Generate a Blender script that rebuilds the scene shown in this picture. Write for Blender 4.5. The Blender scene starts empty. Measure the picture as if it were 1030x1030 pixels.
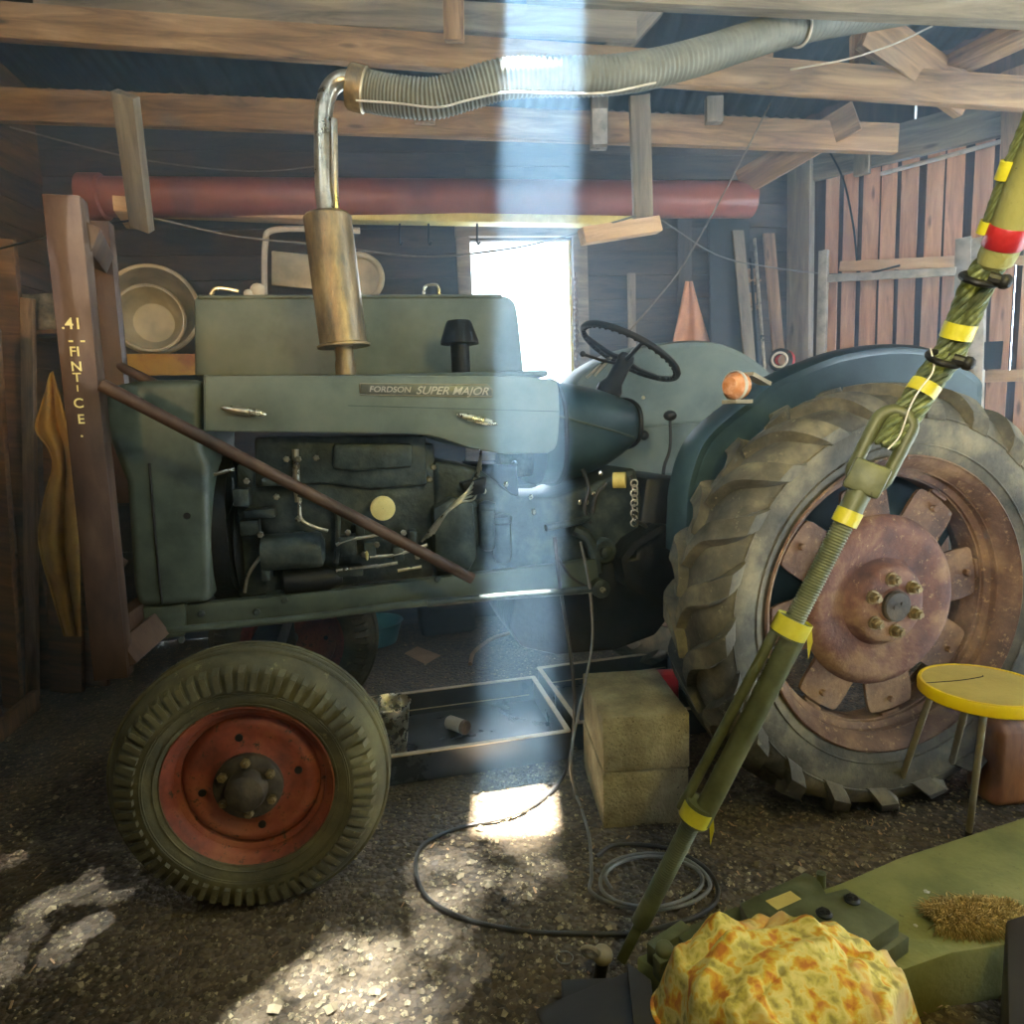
import bpy, bmesh, math, random
from mathutils import Vector, Matrix, noise
SC = bpy.context.scene
COL = SC.collection
V = Vector
rnd = random.Random(7)
sin, cos, pi = math.sin, math.cos, math.pi

# ------------------------------------------------------------------ camera
FPX, PITCH, ROLL, EYE = 669.0, .132, .039, 1.353
FW = V((0, cos(PITCH), -sin(PITCH))); U0 = V((0, sin(PITCH), cos(PITCH))); R0 = V((1, 0, 0))
CR = R0*cos(ROLL) - U0*sin(ROLL); CU = R0*sin(ROLL) + U0*cos(ROLL)
EY = V((0, 0, EYE))
cam = bpy.data.objects.new('camera', bpy.data.cameras.new('camera')); COL.objects.link(cam)
m = Matrix((CR, CU, -FW)).transposed().to_4x4(); m.translation = EY
cam.matrix_world = m
cam.data.sensor_width = 36; cam.data.lens = 36*FPX/1030; cam.data.clip_start = .02
SC.camera = cam

def ray(x, y): return FW + CR*((x-515)/FPX) - CU*((y-515)/FPX)
def G(x, y, z=0.0):
    d = ray(x, y); return EY + d*((z-EYE)/d.z)
def Q(x, y, Y):                      # point of a sight line at world depth Y
    d = ray(x, y); return EY + d*(Y/d.y)
def PL(x, y, p0, n):                 # point of a sight line on a plane
    d = ray(x, y); return EY + d*((p0-EY).dot(n)/d.dot(n))
PSI = .223
TO = V((1.24, 2.081, 0)); TA = V((cos(PSI), sin(PSI), 0)); TI = V((-sin(PSI), cos(PSI), 0))
def tp(x, y, d):                     # tractor frame: x to the rear, y inward, z up
    p = PL(x, y, TO + TI*d, TI); q = p-TO
    return V((q.dot(TA), d, p.z))

def tw(x, y, d): p = tp(x, y, d); return TO+TA*p.x+TI*d+V((0, 0, p.z))

# ------------------------------------------------------------------ materials
def lin(c): return tuple(((v/255)/12.92 if v/255 <= .04045 else ((v/255+.055)/1.055)**2.4) for v in c)
class NT:
    def __init__(s, name):
        s.m = bpy.data.materials.new(name); s.m.use_nodes = True
        s.t = s.m.node_tree; s.b = s.t.nodes['Principled BSDF']
    def n(s, ty, **k):
        o = s.t.nodes.new(ty)
        for a, v in k.items():
            if a in o.inputs: o.inputs[a].default_value = v
            else: setattr(o, a, v)
        return o
    def l(s, a, b): s.t.links.new(a, b)
def surf(name, cols, scale=6, rough=.7, metal=0, bump=.15, stretch=(1, 1, 1), bscale=None, speck=None, detail=6, rvar=.15, island=0, wear=None):
    """mottled procedural surface; cols = 2-3 sRGB colours blended by noise"""
    k = NT(name)
    tc = k.n('ShaderNodeTexCoord'); mp = k.n('ShaderNodeMapping'); mp.inputs['Scale'].default_value = stretch
    k.l(tc.outputs['Object'], mp.inputs['Vector'])
    vec = mp.outputs['Vector']
    geo = None
    if island:
        geo = k.n('ShaderNodeNewGeometry'); ad = k.n('ShaderNodeVectorMath', operation='ADD')
        sc = k.n('ShaderNodeMath', operation='MULTIPLY'); sc.inputs[1].default_value = 37.
        k.l(geo.outputs['Random Per Island'], sc.inputs[0])
        k.l(vec, ad.inputs[0]); k.l(sc.outputs[0], ad.inputs[1]); vec = ad.outputs[0]
    nz = k.n('ShaderNodeTexNoise'); nz.inputs['Scale'].default_value = scale; nz.inputs['Detail'].default_value = detail
    nz.inputs['Roughness'].default_value = .62
    k.l(vec, nz.inputs['Vector'])
    cr = k.n('ShaderNodeValToRGB'); k.l(nz.outputs['Fac'], cr.inputs['Fac'])
    e = cr.color_ramp.elements; lo, hi = .32, .68
    e[0].position = lo; e[0].color = (*lin(cols[0]), 1); e[1].position = hi; e[1].color = (*lin(cols[-1]), 1)
    for i, c in enumerate(cols[1:-1]):
        q = e.new(lo+(hi-lo)*(i+1)/(len(cols)-1)); q.color = (*lin(c), 1)
    col = cr.outputs['Color']
    if speck:
        vn = k.n('ShaderNodeTexNoise'); vn.inputs['Scale'].default_value = speck[1]; vn.inputs['Detail'].default_value = 8
        vn.inputs['Roughness'].default_value = .75
        k.l(vec, vn.inputs['Vector'])
        r2 = k.n('ShaderNodeValToRGB'); k.l(vn.outputs['Fac'], r2.inputs['Fac'])
        r2.color_ramp.elements[0].position = speck[2]; r2.color_ramp.elements[1].position = speck[2]+.08
        mx = k.n('ShaderNodeMix', data_type='RGBA'); k.l(r2.outputs['Color'], mx.inputs[0])
        k.l(col, mx.inputs[6]); mx.inputs[7].default_value = (*lin(speck[0]), 1); col = mx.outputs[2]
    if island:
        hs = k.n('ShaderNodeHueSaturation'); mr = k.n('ShaderNodeMapRange')
        mr.inputs['To Min'].default_value = 1-island; mr.inputs['To Max'].default_value = 1+island
        k.l(geo.outputs['Random Per Island'], mr.inputs['Value']); k.l(mr.outputs[0], hs.inputs['Value'])
        k.l(col, hs.inputs['Color']); col = hs.outputs['Color']
    k.l(col, k.b.inputs['Base Color'])
    mr = k.n('ShaderNodeMapRange'); mr.inputs['To Min'].default_value = max(.02, rough-rvar); mr.inputs['To Max'].default_value = min(1, rough+rvar)
    k.l(nz.outputs['Fac'], mr.inputs['Value']); k.l(mr.outputs[0], k.b.inputs['Roughness'])
    k.b.inputs['Metallic'].default_value = metal
    if bump:
        b = k.n('ShaderNodeBump'); b.inputs['Strength'].default_value = bump; b.inputs['Distance'].default_value = .01
        n2 = k.n('ShaderNodeTexNoise'); n2.inputs['Scale'].default_value = bscale or scale*4; n2.inputs['Detail'].default_value = 5
        k.l(vec, n2.inputs['Vector']); k.l(n2.outputs['Fac'], b.inputs['Height']); k.l(b.outputs['Normal'], k.b.inputs['Normal'])
    return k.m
def wood(name, cols, axis='X', island=0, rough=.8, scale=2.2, knots=True, bump=.25):
    st = {'X': (1, 9, 9), 'Y': (9, 1, 9), 'Z': (9, 9, 1)}[axis]
    k = NT(name)
    tc = k.n('ShaderNodeTexCoord'); mp = k.n('ShaderNodeMapping'); mp.inputs['Scale'].default_value = st
    geo = k.n('ShaderNodeNewGeometry'); oi = k.n('ShaderNodeObjectInfo')
    sm = k.n('ShaderNodeMath', operation='ADD'); k.l(geo.outputs['Random Per Island'], sm.inputs[0]); k.l(oi.outputs['Random'], sm.inputs[1])
    s2 = k.n('ShaderNodeMath', operation='MULTIPLY'); s2.inputs[1].default_value = 23.; k.l(sm.outputs[0], s2.inputs[0])
    ad = k.n('ShaderNodeVectorMath', operation='ADD'); k.l(tc.outputs['Object'], mp.inputs['Vector'])
    k.l(mp.outputs['Vector'], ad.inputs[0]); k.l(s2.outputs[0], ad.inputs[1])
    nz = k.n('ShaderNodeTexNoise'); nz.inputs['Scale'].default_value = scale; nz.inputs['Detail'].default_value = 7; nz.inputs['Roughness'].default_value = .65
    nz.inputs['Distortion'].default_value = .6
    k.l(ad.outputs[0], nz.inputs['Vector'])
    cr = k.n('ShaderNodeValToRGB'); k.l(nz.outputs['Fac'], cr.inputs['Fac'])
    e = cr.color_ramp.elements; e[0].position = .3; e[0].color = (*lin(cols[0]), 1); e[1].position = .7; e[1].color = (*lin(cols[-1]), 1)
    for i, c in enumerate(cols[1:-1]):
        q = e.new(.3+.4*(i+1)/(len(cols)-1)); q.color = (*lin(c), 1)
    col = cr.outputs['Color']
    if knots:
        st2 = tuple(v*.33+.6 for v in st); m2 = k.n('ShaderNodeMapping'); m2.inputs['Scale'].default_value = st2
        k.l(tc.outputs['Object'], m2.inputs['Vector']); a2 = k.n('ShaderNodeVectorMath', operation='ADD')
        k.l(m2.outputs['Vector'], a2.inputs[0]); k.l(s2.outputs[0], a2.inputs[1])
        vo = k.n('ShaderNodeTexVoronoi'); vo.inputs['Scale'].default_value = 2.6; k.l(a2.outputs[0], vo.inputs['Vector'])
        r2 = k.n('ShaderNodeValToRGB'); k.l(vo.outputs['Distance'], r2.inputs['Fac'])
        r2.color_ramp.elements[0].position = .05; r2.color_ramp.elements[0].color = (.22, .15, .1, 1)
        r2.color_ramp.elements[1].position = .13; r2.color_ramp.elements[1].color = (1, 1, 1, 1)
        mx = k.n('ShaderNodeMix', data_type='RGBA', blend_type='MULTIPLY'); mx.inputs[0].default_value = .8
        k.l(col, mx.inputs[6]); k.l(r2.outputs['Color'], mx.inputs[7]); col = mx.outputs[2]
    if island:
        hs = k.n('ShaderNodeHueSaturation'); mr = k.n('ShaderNodeMapRange'); mr.inputs['To Min'].default_value = 1-island; mr.inputs['To Max'].default_value = 1+island
        k.l(geo.outputs['Random Per Island'], mr.inputs['Value']); k.l(mr.outputs[0], hs.inputs['Value']); k.l(col, hs.inputs['Color']); col = hs.outputs['Color']
    k.l(col, k.b.inputs['Base Color']); k.b.inputs['Roughness'].default_value = rough
    b = k.n('ShaderNodeBump'); b.inputs['Strength'].default_value = bump; b.inputs['Distance'].default_value = .01
    k.l(nz.outputs['Fac'], b.inputs['Height']); k.l(b.outputs['Normal'], k.b.inputs['Normal'])
    return k.m
M = {}
M['paint'] = surf('dusty_paint', [(58, 66, 56), (78, 88, 76), (92, 100, 86)], 5, .5, .1, .06, speck=((120, 122, 100), 60, .66))
M['paintlid'] = surf('faded_paint', [(92, 100, 86), (112, 120, 104), (126, 130, 112)], 4, .55, .05, .05, speck=((140, 140, 118), 70, .68))
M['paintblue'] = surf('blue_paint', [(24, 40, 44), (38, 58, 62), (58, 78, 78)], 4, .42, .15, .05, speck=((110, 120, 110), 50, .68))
M['engine'] = surf('engine_grime', [(34, 42, 42), (58, 68, 64), (84, 92, 84)], 14, .5, .3, .3, speck=((112, 110, 92), 50, .64))
M['dark'] = surf('dark_iron', [(18, 20, 20), (38, 38, 34)], 12, .5, .5, .2)
M['grime'] = surf('greasy_hub', [(30, 27, 20), (58, 50, 36), (84, 74, 52)], 14, .7, 0, .3, bscale=80)
M['black'] = surf('black_rubber', [(14, 14, 13), (28, 27, 24)], 20, .55, 0, .1)
M['tyre'] = surf('dusty_tyre', [(44, 44, 36), (88, 84, 68), (140, 130, 100)], 5, .8, 0, .25, bscale=60, speck=((124, 118, 92), 26, .60))
M['tyref'] = surf('dusty_front_tyre', [(52, 50, 34), (84, 80, 54), (112, 106, 70)], 5, .8, 0, .2, bscale=70, speck=((122, 116, 76), 26, .60))
M['rust'] = surf('rusty_rim', [(64, 44, 34), (108, 80, 58), (152, 122, 88)], 6, .75, .1, .35, bscale=60, speck=((160, 132, 94), 40, .57))
M['rustdish'] = surf('rusty_dish', [(70, 42, 38), (110, 74, 58), (146, 116, 84)], 9, .75, .05, .3, bscale=70, speck=((160, 134, 98), 44, .59))
M['redrim'] = surf('red_rim', [(84, 40, 26), (134, 64, 42), (156, 92, 56)], 7, .6, .05, .2, speck=((60, 46, 28), 30, .56))
M['rednut'] = surf('old_nut', [(96, 84, 56), (150, 130, 84)], 40, .55, .5, .2)
M['steelred'] = surf('red_oxide_steel', [(54, 42, 34), (78, 58, 46), (100, 80, 62)], 6, .6, .2, .15, stretch=(1, 1, .4), speck=((140, 110, 80), 40, .68))
M['chrome'] = surf('chrome_trim', [(190, 186, 160), (224, 220, 196)], 30, .28, .9, .05)
M['badge'] = surf('badge_metal', [(96, 100, 90), (130, 132, 118)], 30, .4, .6, .05)
M['zinc'] = surf('galvanised', [(150, 148, 138), (186, 182, 168), (204, 198, 184)], 14, .5, .4, .05, speck=((90, 84, 74), 45, .62))
M['muff'] = surf('heat_stained_muffler', [(112, 106, 92), (156, 138, 106), (196, 176, 134)], 9, .42, .55, .15, stretch=(2, 2, .7), speck=((104, 84, 70), 30, .6))
M['pipe'] = surf('steel_pipe', [(120, 118, 106), (176, 172, 154), (214, 208, 186)], 14, .3, .8, .08)
M['hose'] = surf('grey_hose', [(96, 98, 88), (128, 128, 114)], 10, .6, .1, .05)
M['redpipe'] = surf('red_plastic_pipe', [(128, 74, 62), (152, 92, 78)], 5, .4, 0, .03)
M['wood'] = wood('warm_beam_wood', [(92, 70, 48), (140, 112, 80), (176, 146, 108)], 'X', .05)
M['woodgrey'] = wood('grey_beam_wood', [(88, 80, 68), (128, 118, 100), (156, 146, 124)], 'X', .05)
M['woodlight'] = wood('pale_wood', [(176, 140, 100), (206, 172, 128), (222, 192, 150)], 'X', .05)
M['plank'] = wood('pink_plank_wood', [(160, 118, 90), (198, 154, 120), (220, 182, 146)], 'Z', .12)
M['plankdark'] = wood('dark_plank_wood', [(44, 34, 30), (66, 52, 44), (84, 66, 54)], 'Z', .2)
M['board'] = wood('dark_wall_boards', [(46, 42, 38), (72, 62, 52), (90, 76, 60)], 'X', .22)
M['boardY'] = wood('left_wall_boards', [(60, 46, 32), (92, 70, 46), (116, 88, 56)], 'Y', .22)
M['lean'] = wood('old_brown_board', [(66, 48, 32), (104, 76, 46), (134, 100, 60)], 'Z', .1)
M['roof'] = surf('roof_sheet', [(40, 42, 44), (58, 60, 60)], 2, .6, .3, .05)
M['block'] = surf('concrete_block', [(122, 114, 84), (158, 148, 112), (188, 178, 138)], 7, .95, 0, 1.0, bscale=90, speck=((84, 78, 54), 110, .57))
M['green'] = surf('army_green', [(64, 68, 40), (88, 92, 58), (108, 110, 74)], 8, .5, .15, .15, speck=((56, 56, 34), 30, .66))
M['rope'] = surf('wire_rope', [(70, 80, 48), (116, 124, 80)], 60, .5, .4, .2)
M['tape'] = surf('yellow_tape', [(168, 160, 34), (198, 190, 50)], 20, .45, 0, .05, speck=((120, 112, 40), 40, .66))
M['redband'] = surf('red_band', [(146, 26, 32), (176, 44, 46)], 30, .4, 0, .05)
M['stooltop'] = surf('dusty_yellow_top', [(178, 158, 80), (198, 178, 98)], 9, .7, 0, .15, bscale=80, speck=((124, 104, 50), 60, .64))
M['stoolrim'] = surf('yellow_plastic', [(222, 190, 6), (238, 208, 20)], 10, .4, 0, .03)
M['legs'] = surf('stool_leg_grey', [(136, 128, 104), (160, 150, 122)], 20, .5, .2, .1)
M['canister'] = surf('brown_canister', [(96, 58, 30), (146, 96, 54), (176, 124, 74)], 5, .45, 0, .05, stretch=(2, 2, .5))
M['tray'] = surf('tray_steel', [(44, 46, 48), (66, 66, 66)], 5, .3, .55, .05)
M['trayrim'] = surf('tray_edge', [(170, 158, 130), (206, 194, 162)], 12, .45, .3, .05)
M['cream'] = surf('cream_plastic', [(226, 208, 130), (240, 226, 156)], 20, .5, 0, .05, speck=((190, 160, 80), 30, .66))
M['teal'] = surf('teal_plastic', [(60, 140, 150), (84, 166, 172)], 8, .35, 0, .02)
M['yellowcloth'] = surf('ochre_cloth', [(150, 112, 40), (188, 146, 62), (206, 170, 86)], 5, .85, 0, .2, bscale=90, speck=((120, 88, 36), 14, .64))
M['cable'] = surf('dark_cable', [(34, 34, 30), (56, 54, 48)], 20, .4, 0, .05)
M['cablegrey'] = surf('grey_cable', [(92, 92, 86), (122, 120, 112)], 20, .4, 0, .03)
M['basin'] = surf('enamel_basin', [(150, 144, 118), (182, 174, 144), (200, 192, 160)], 6, .45, .2, .05, speck=((100, 88, 64), 20, .64))
M['sheetgreen'] = surf('green_platform', [(98, 102, 52), (132, 132, 72), (152, 148, 88)], 3, .7, 0, .2, bscale=80, speck=((80, 78, 44), 60, .62))
M['glow'] = surf('amber_lens', [(196, 120, 60), (226, 170, 130)], 30, .25, 0, .02)
M['white'] = surf('white_paint', [(190, 184, 168), (216, 210, 194)], 20, .5, 0, .05)
M['chalk'] = surf('yellow_chalk', [(206, 190, 120), (224, 210, 140)], 60, .9, 0, .1)
M['redthing'] = surf('red_plastic', [(150, 24, 30), (176, 40, 40)], 20, .4, 0, .03)
M['card'] = surf('cardboard', [(150, 120, 88), (178, 146, 110)], 10, .9, 0, .05)
M['paper'] = surf('leather_tan', [(170, 118, 80), (204, 152, 112)], 8, .8, 0, .2)
M['slate'] = surf('dull_dark_sheet', [(46, 44, 40), (66, 62, 54)], 4, .6, .2, .05)
def emit_mat(name, col, st):
    k = NT(name); k.b.inputs['Emission Color'].default_value = (*col, 1); k.b.inputs['Emission Strength'].default_value = st; return k.m
# flowered rag: yellow cotton with orange and pink print
def rag_mat():
    k = NT('flowered_cotton'); tc = k.n('ShaderNodeTexCoord')
    n0 = k.n('ShaderNodeTexNoise'); n0.inputs['Scale'].default_value = 30; n0.inputs['Detail'].default_value = 4; n0.inputs['Distortion'].default_value = .25
    k.l(tc.outputs['Object'], n0.inputs['Vector'])
    r = k.n('ShaderNodeValToRGB'); k.l(n0.outputs['Fac'], r.inputs['Fac']); e = r.color_ramp.elements
    e[0].position = .34; e[0].color = (*lin((158, 142, 70)), 1); e[1].position = .66; e[1].color = (*lin((198, 122, 44)), 1)
    for p_, c_ in ((.42, (206, 188, 90)), (.50, (228, 212, 130)), (.55, (224, 190, 70)), (.60, (220, 160, 50))):
        q = e.new(p_); q.color = (*lin(c_), 1)
    n = k.n('ShaderNodeTexNoise'); n.inputs['Scale'].default_value = 8; k.l(tc.outputs['Object'], n.inputs['Vector'])
    r2 = k.n('ShaderNodeValToRGB'); r2.color_ramp.elements[0].position = .56; r2.color_ramp.elements[1].position = .72; k.l(n.outputs['Fac'], r2.inputs['Fac'])
    mx = k.n('ShaderNodeMix', data_type='RGBA'); k.l(r2.outputs['Color'], mx.inputs[0]); k.l(r.outputs['Color'], mx.inputs[6]); mx.inputs[7].default_value = (*lin((214, 180, 120)), 1)
    k.l(mx.outputs[2], k.b.inputs['Base Color']); k.b.inputs['Roughness'].default_value = .9
    return k.m
M['rag'] = rag_mat()
def gravel_mat():
    k = NT('gravel_ground'); tc = k.n('ShaderNodeTexCoord')
    v = k.n('ShaderNodeTexVoronoi'); v.inputs['Scale'].default_value = 55
    k.l(tc.outputs['Object'], v.inputs['Vector'])
    n = k.n('ShaderNodeTexNoise'); n.inputs['Scale'].default_value = 1.6; n.inputs['Detail'].default_value = 8; k.l(tc.outputs['Object'], n.inputs['Vector'])
    r = k.n('ShaderNodeValToRGB'); e = r.color_ramp.elements; k.l(n.outputs['Fac'], r.inputs['Fac'])
    e[0].position = .3; e[0].color = (*lin((54, 44, 30)), 1); e[1].position = .7; e[1].color = (*lin((104, 88, 60)), 1)
    hs = k.n('ShaderNodeHueSaturation'); hs.inputs['Saturation'].default_value = .9
    sp = k.n('ShaderNodeSeparateColor'); k.l(v.outputs['Color'], sp.inputs[0])
    mr = k.n('ShaderNodeMapRange'); mr.inputs['To Min'].default_value = .55; mr.inputs['To Max'].default_value = 1.5; k.l(sp.outputs[0], mr.inputs['Value'])
    k.l(mr.outputs[0], hs.inputs['Value']); k.l(r.outputs['Color'], hs.inputs['Color']); k.l(hs.outputs['Color'], k.b.inputs['Base Color'])
    k.b.inputs['Roughness'].default_value = .75
    b = k.n('ShaderNodeBump'); b.inputs['Strength'].default_value = .9; b.inputs['Distance'].default_value = .012; b.invert = True
    k.l(v.outputs['Distance'], b.inputs['Height'])
    b2 = k.n('ShaderNodeBump'); b2.inputs['Strength'].default_value = .5; b2.inputs['Distance'].default_value = .01
    n2 = k.n('ShaderNodeTexNoise'); n2.inputs['Scale'].default_value = 120; n2.inputs['Detail'].default_value = 4; k.l(tc.outputs['Object'], n2.inputs['Vector'])
    k.l(n2.outputs['Fac'], b2.inputs['Height']); k.l(b.outputs['Normal'], b2.inputs['Normal']); k.l(b2.outputs['Normal'], k.b.inputs['Normal'])
    return k.m
M['gravel'] = gravel_mat()
M['stone'] = surf('pebbles', [(66, 58, 42), (110, 98, 72), (164, 150, 116)], 3, .7, 0, .2, island=.45)

# ------------------------------------------------------------------ mesh builder
def cr_path(pts, k=8):
    P = [V(p) for p in pts]
    if len(P) < 3: return P
    P = [P[0]*2-P[1]] + P + [P[-1]*2-P[-2]]
    out = []
    for i in range(1, len(P)-2):
        a, b, c, d = P[i-1:i+3]
        for j in range(k):
            t = j/k
            out.append(.5*((2*b)+(c-a)*t+(2*a-5*b+4*c-d)*t*t+(3*b-a-3*c+d)*t**3))
    out.append(P[-2]); return out
class MB:
    def __init__(s): s.v = []; s.f = []; s.mi = []; s.cm = 0
    def add(s, vs, fs):
        o = len(s.v); s.v += [V(v) for v in vs]; s.f += [[i+o for i in f] for f in fs]; s.mi += [s.cm]*len(fs); return s
    def mat(s, i): s.cm = i; return s
    def hexa(s, c8):
        return s.add(c8, [(0, 3, 2, 1), (4, 5, 6, 7), (0, 1, 5, 4), (1, 2, 6, 5), (2, 3, 7, 6), (3, 0, 4, 7)])
    def box(s, c, d, mt=None):
        c = V(c); h = V(d)/2
        q = [V((x*h.x, y*h.y, z*h.z)) for z in (-1, 1) for x, y in ((-1, -1), (1, -1), (1, 1), (-1, 1))]
        if mt is not None: q = [mt @ v for v in q]
        return s.hexa([c+v for v in q])
    def bar(s, a, b, w, t, side=None):          # rectangular bar from a to b; t measured along 'side'
        a, b = V(a), V(b); x = (b-a).normalized(); side = V(side) if side is not None else V((0, 1, 0))
        y = (side-x*side.dot(x)).normalized(); z = x.cross(y)
        q = []
        for p in (a, b):
            for i, j in ((-1, -1), (1, -1), (1, 1), (-1, 1)): q.append(p+y*(t/2*i)+z*(w/2*j))
        return s.add(q, [(0, 1, 2, 3), (4, 7, 6, 5), (0, 4, 5, 1), (1, 5, 6, 2), (2, 6, 7, 3), (3, 7, 4, 0)])
    def prism(s, pts, off):                     # pts: polygon of 3D points, off: extrusion vector
        n = len(pts); pts = [V(p) for p in pts]; off = V(off)
        return s.add(pts+[p+off for p in pts], [list(range(n))[::-1], list(range(n, 2*n))] + [(i, (i+1) % n, (i+1) % n+n, i+n) for i in range(n)])
    def tube(s, pts, r, n=10, k=0, cap=True, rf=None):
        P = cr_path(pts, k) if k else [V(p) for p in pts]
        if rf is None:
            if isinstance(r, (int, float)): rr = [r]*len(P)
            else: rr = [r[0]+(r[1]-r[0])*i/(len(P)-1) for i in range(len(P))]
        else: rr = [rf(i/(len(P)-1), i) for i in range(len(P))]
        T = [((P[min(i+1, len(P)-1)]-P[max(i-1, 0)]).normalized()) for i in range(len(P))]
        u = T[0].orthogonal().normalized(); rings = []
        for i, p in enumerate(P):
            u = (u-T[i]*u.dot(T[i])); u = u.normalized() if u.length > 1e-6 else T[i].orthogonal().normalized()
            w = T[i].cross(u); rings.append([p+(u*cos(2*pi*j/n)+w*sin(2*pi*j/n))*rr[i] for j in range(n)])
        fs = []
        for i in range(len(P)-1):
            for j in range(n): fs.append((i*n+j, i*n+(j+1) % n, (i+1)*n+(j+1) % n, (i+1)*n+j))
        if cap: fs += [list(range(n))[::-1], [(len(P)-1)*n+j for j in range(n)]]
        return s.add([v for r_ in rings for v in r_], fs)
    def lathe(s, prof, o, ax, n=48, cap=False, u=None, a0=0, a1=2*pi):   # prof: (r, h) pairs
        o, ax = V(o), V(ax).normalized(); u = V(u).normalized() if u is not None else ax.orthogonal().normalized(); w = ax.cross(u)
        full = abs(a1-a0-2*pi) < 1e-6; m_ = n if full else n+1
        vs = []
        for r, h in prof:
            for j in range(m_):
                t = a0+(a1-a0)*j/n; vs.append(o+ax*h+(u*cos(t)+w*sin(t))*r)
        fs = []
        for i in range(len(prof)-1):
            for j in range(n):
                j2 = (j+1) % m_ if full else j+1
                fs.append((i*m_+j, i*m_+j2, (i+1)*m_+j2, (i+1)*m_+j))
        if cap and full: fs += [list(range(m_))[::-1], [(len(prof)-1)*m_+j for j in range(m_)]]
        return s.add(vs, fs)
    def cyl(s, a, b, r, n=20, r2=None):
        a, b = V(a), V(b); return s.lathe([(r, 0), (r if r2 is None else r2, (b-a).length)], a, b-a, n, True)
    def ball(s, c, r, n=14, sc=(1, 1, 1)):
        vs = []; fs = []; c = V(c); h = n//2
        for i in range(h+1):
            for j in range(n):
                a, b = pi*i/h, 2*pi*j/n; vs.append(c+V((r*sc[0]*sin(a)*cos(b), r*sc[1]*sin(a)*sin(b), r*sc[2]*cos(a))))
        for i in range(h):
            for j in range(n): fs.append((i*n+j, (i+1)*n+j, (i+1)*n+(j+1) % n, i*n+(j+1) % n))
        return s.add(vs, fs)
    def ring(s, c, ax, R, r, n=40, k=10, u=None, a0=0, a1=2*pi):
        c, ax = V(c), V(ax).normalized(); u = V(u).normalized() if u is not None else ax.orthogonal().normalized(); w = ax.cross(u)
        full = abs(a1-a0-2*pi) < 1e-6
        pts = [c+(u*cos(a0+(a1-a0)*i/n)+w*sin(a0+(a1-a0)*i/n))*R for i in range(n+1)]
        return s.tube(pts, r, k, cap=not full)
    def islands(s):
        par = list(range(len(s.v)))
        def f_(i):
            while par[i] != i: par[i] = par[par[i]]; i = par[i]
            return i
        for f in s.f:
            for i in f[1:]: par[f_(i)] = f_(f[0])
        g = {}
        for k_, f in enumerate(s.f): g.setdefault(f_(f[0]), []).append(k_)
        out = []
        for fl in g.values():
            m_ = MB(); idx = {}
            for k_ in fl:
                for i in s.f[k_]:
                    if i not in idx: idx[i] = len(m_.v); m_.v.append(s.v[i])
                m_.f.append([idx[i] for i in s.f[k_]]); m_.mi.append(s.mi[k_])
            out.append(m_)
        return out
    def each(s, name, mat, parent, **k):            # every loose piece becomes a part of its own
        return [m_.build(name, mat, parent, **k) for m_ in s.islands()]
    def build(s, name, mat, parent=None, bev=0, seg=2, ang=35, loc=None, sub=0):
        me = bpy.data.meshes.new(name)
        me.from_pydata([tuple(v) for v in s.v], [], s.f)
        me.polygons.foreach_set('material_index', s.mi)
        bm = bmesh.new(); bm.from_mesh(me); bmesh.ops.remove_doubles(bm, verts=bm.verts, dist=1e-5)
        bmesh.ops.dissolve_degenerate(bm, dist=1e-6, edges=bm.edges)
        bmesh.ops.recalc_face_normals(bm, faces=bm.faces)
        if loc is not None: bmesh.ops.translate(bm, verts=bm.verts, vec=-V(loc))
        if bev:
            es = [e for e in bm.edges if len(e.link_faces) == 2 and e.calc_face_angle(0) > math.radians(ang)]
            bmesh.ops.bevel(bm, geom=es, offset=bev, offset_type='OFFSET', segments=seg, profile=.5, affect='EDGES', clamp_overlap=True)
        for f in bm.faces: f.smooth = True
        for e in bm.edges:
            if len(e.link_faces) == 2 and e.calc_face_angle(0) > math.radians(ang): e.smooth = False
        bm.to_mesh(me); bm.free()
        o = bpy.data.objects.new(name, me); COL.objects.link(o)
        for x in (mat if isinstance(mat, (list, tuple)) else [mat]): me.materials.append(M[x] if isinstance(x, str) else x)
        if loc is not None: o.location = V(loc)
        if parent is not None: o.parent = parent
        if sub:
            md = o.modifiers.new('s', 'SUBSURF'); md.levels = sub; md.render_levels = sub
        return o
def tag(o, label, cat, group=None, kind=None):
    if label: o['label'] = label
    if cat: o['category'] = cat
    if group: o['group'] = group
    if kind: o['kind'] = kind
    return o
def struct(o): o['kind'] = 'structure'; return o
def empty(name, loc, rz=0, label=None, cat=None, group=None):
    o = bpy.data.objects.new(name, None); COL.objects.link(o); o.location = V(loc); o.rotation_euler = (0, 0, rz); o.empty_display_size = .1
    return tag(o, label, cat, group)
def kids(o): return [c for c in bpy.data.objects if c.parent == o]
def beam(name, a, b, w, t, mat, label=None, cat='beam', group=None, side=(0, 1, 0), bev=.004):
    """timber as its own object with local X along its length; w = seen width, t = thickness away from the viewer"""
    a, b = V(a), V(b); x = (b-a).normalized(); sd = V(side); y = (sd-x*sd.dot(x)).normalized(); z = x.cross(y)
    L = (b-a).length
    mb = MB().box((L/2, 0, 0), (L, t, w)); o = mb.build(name, mat, bev=bev)
    mt = Matrix((x, y, z)).transposed().to_4x4(); mt.translation = a; o.matrix_world = mt
    if label: tag(o, label, cat, group)
    return o
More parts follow.
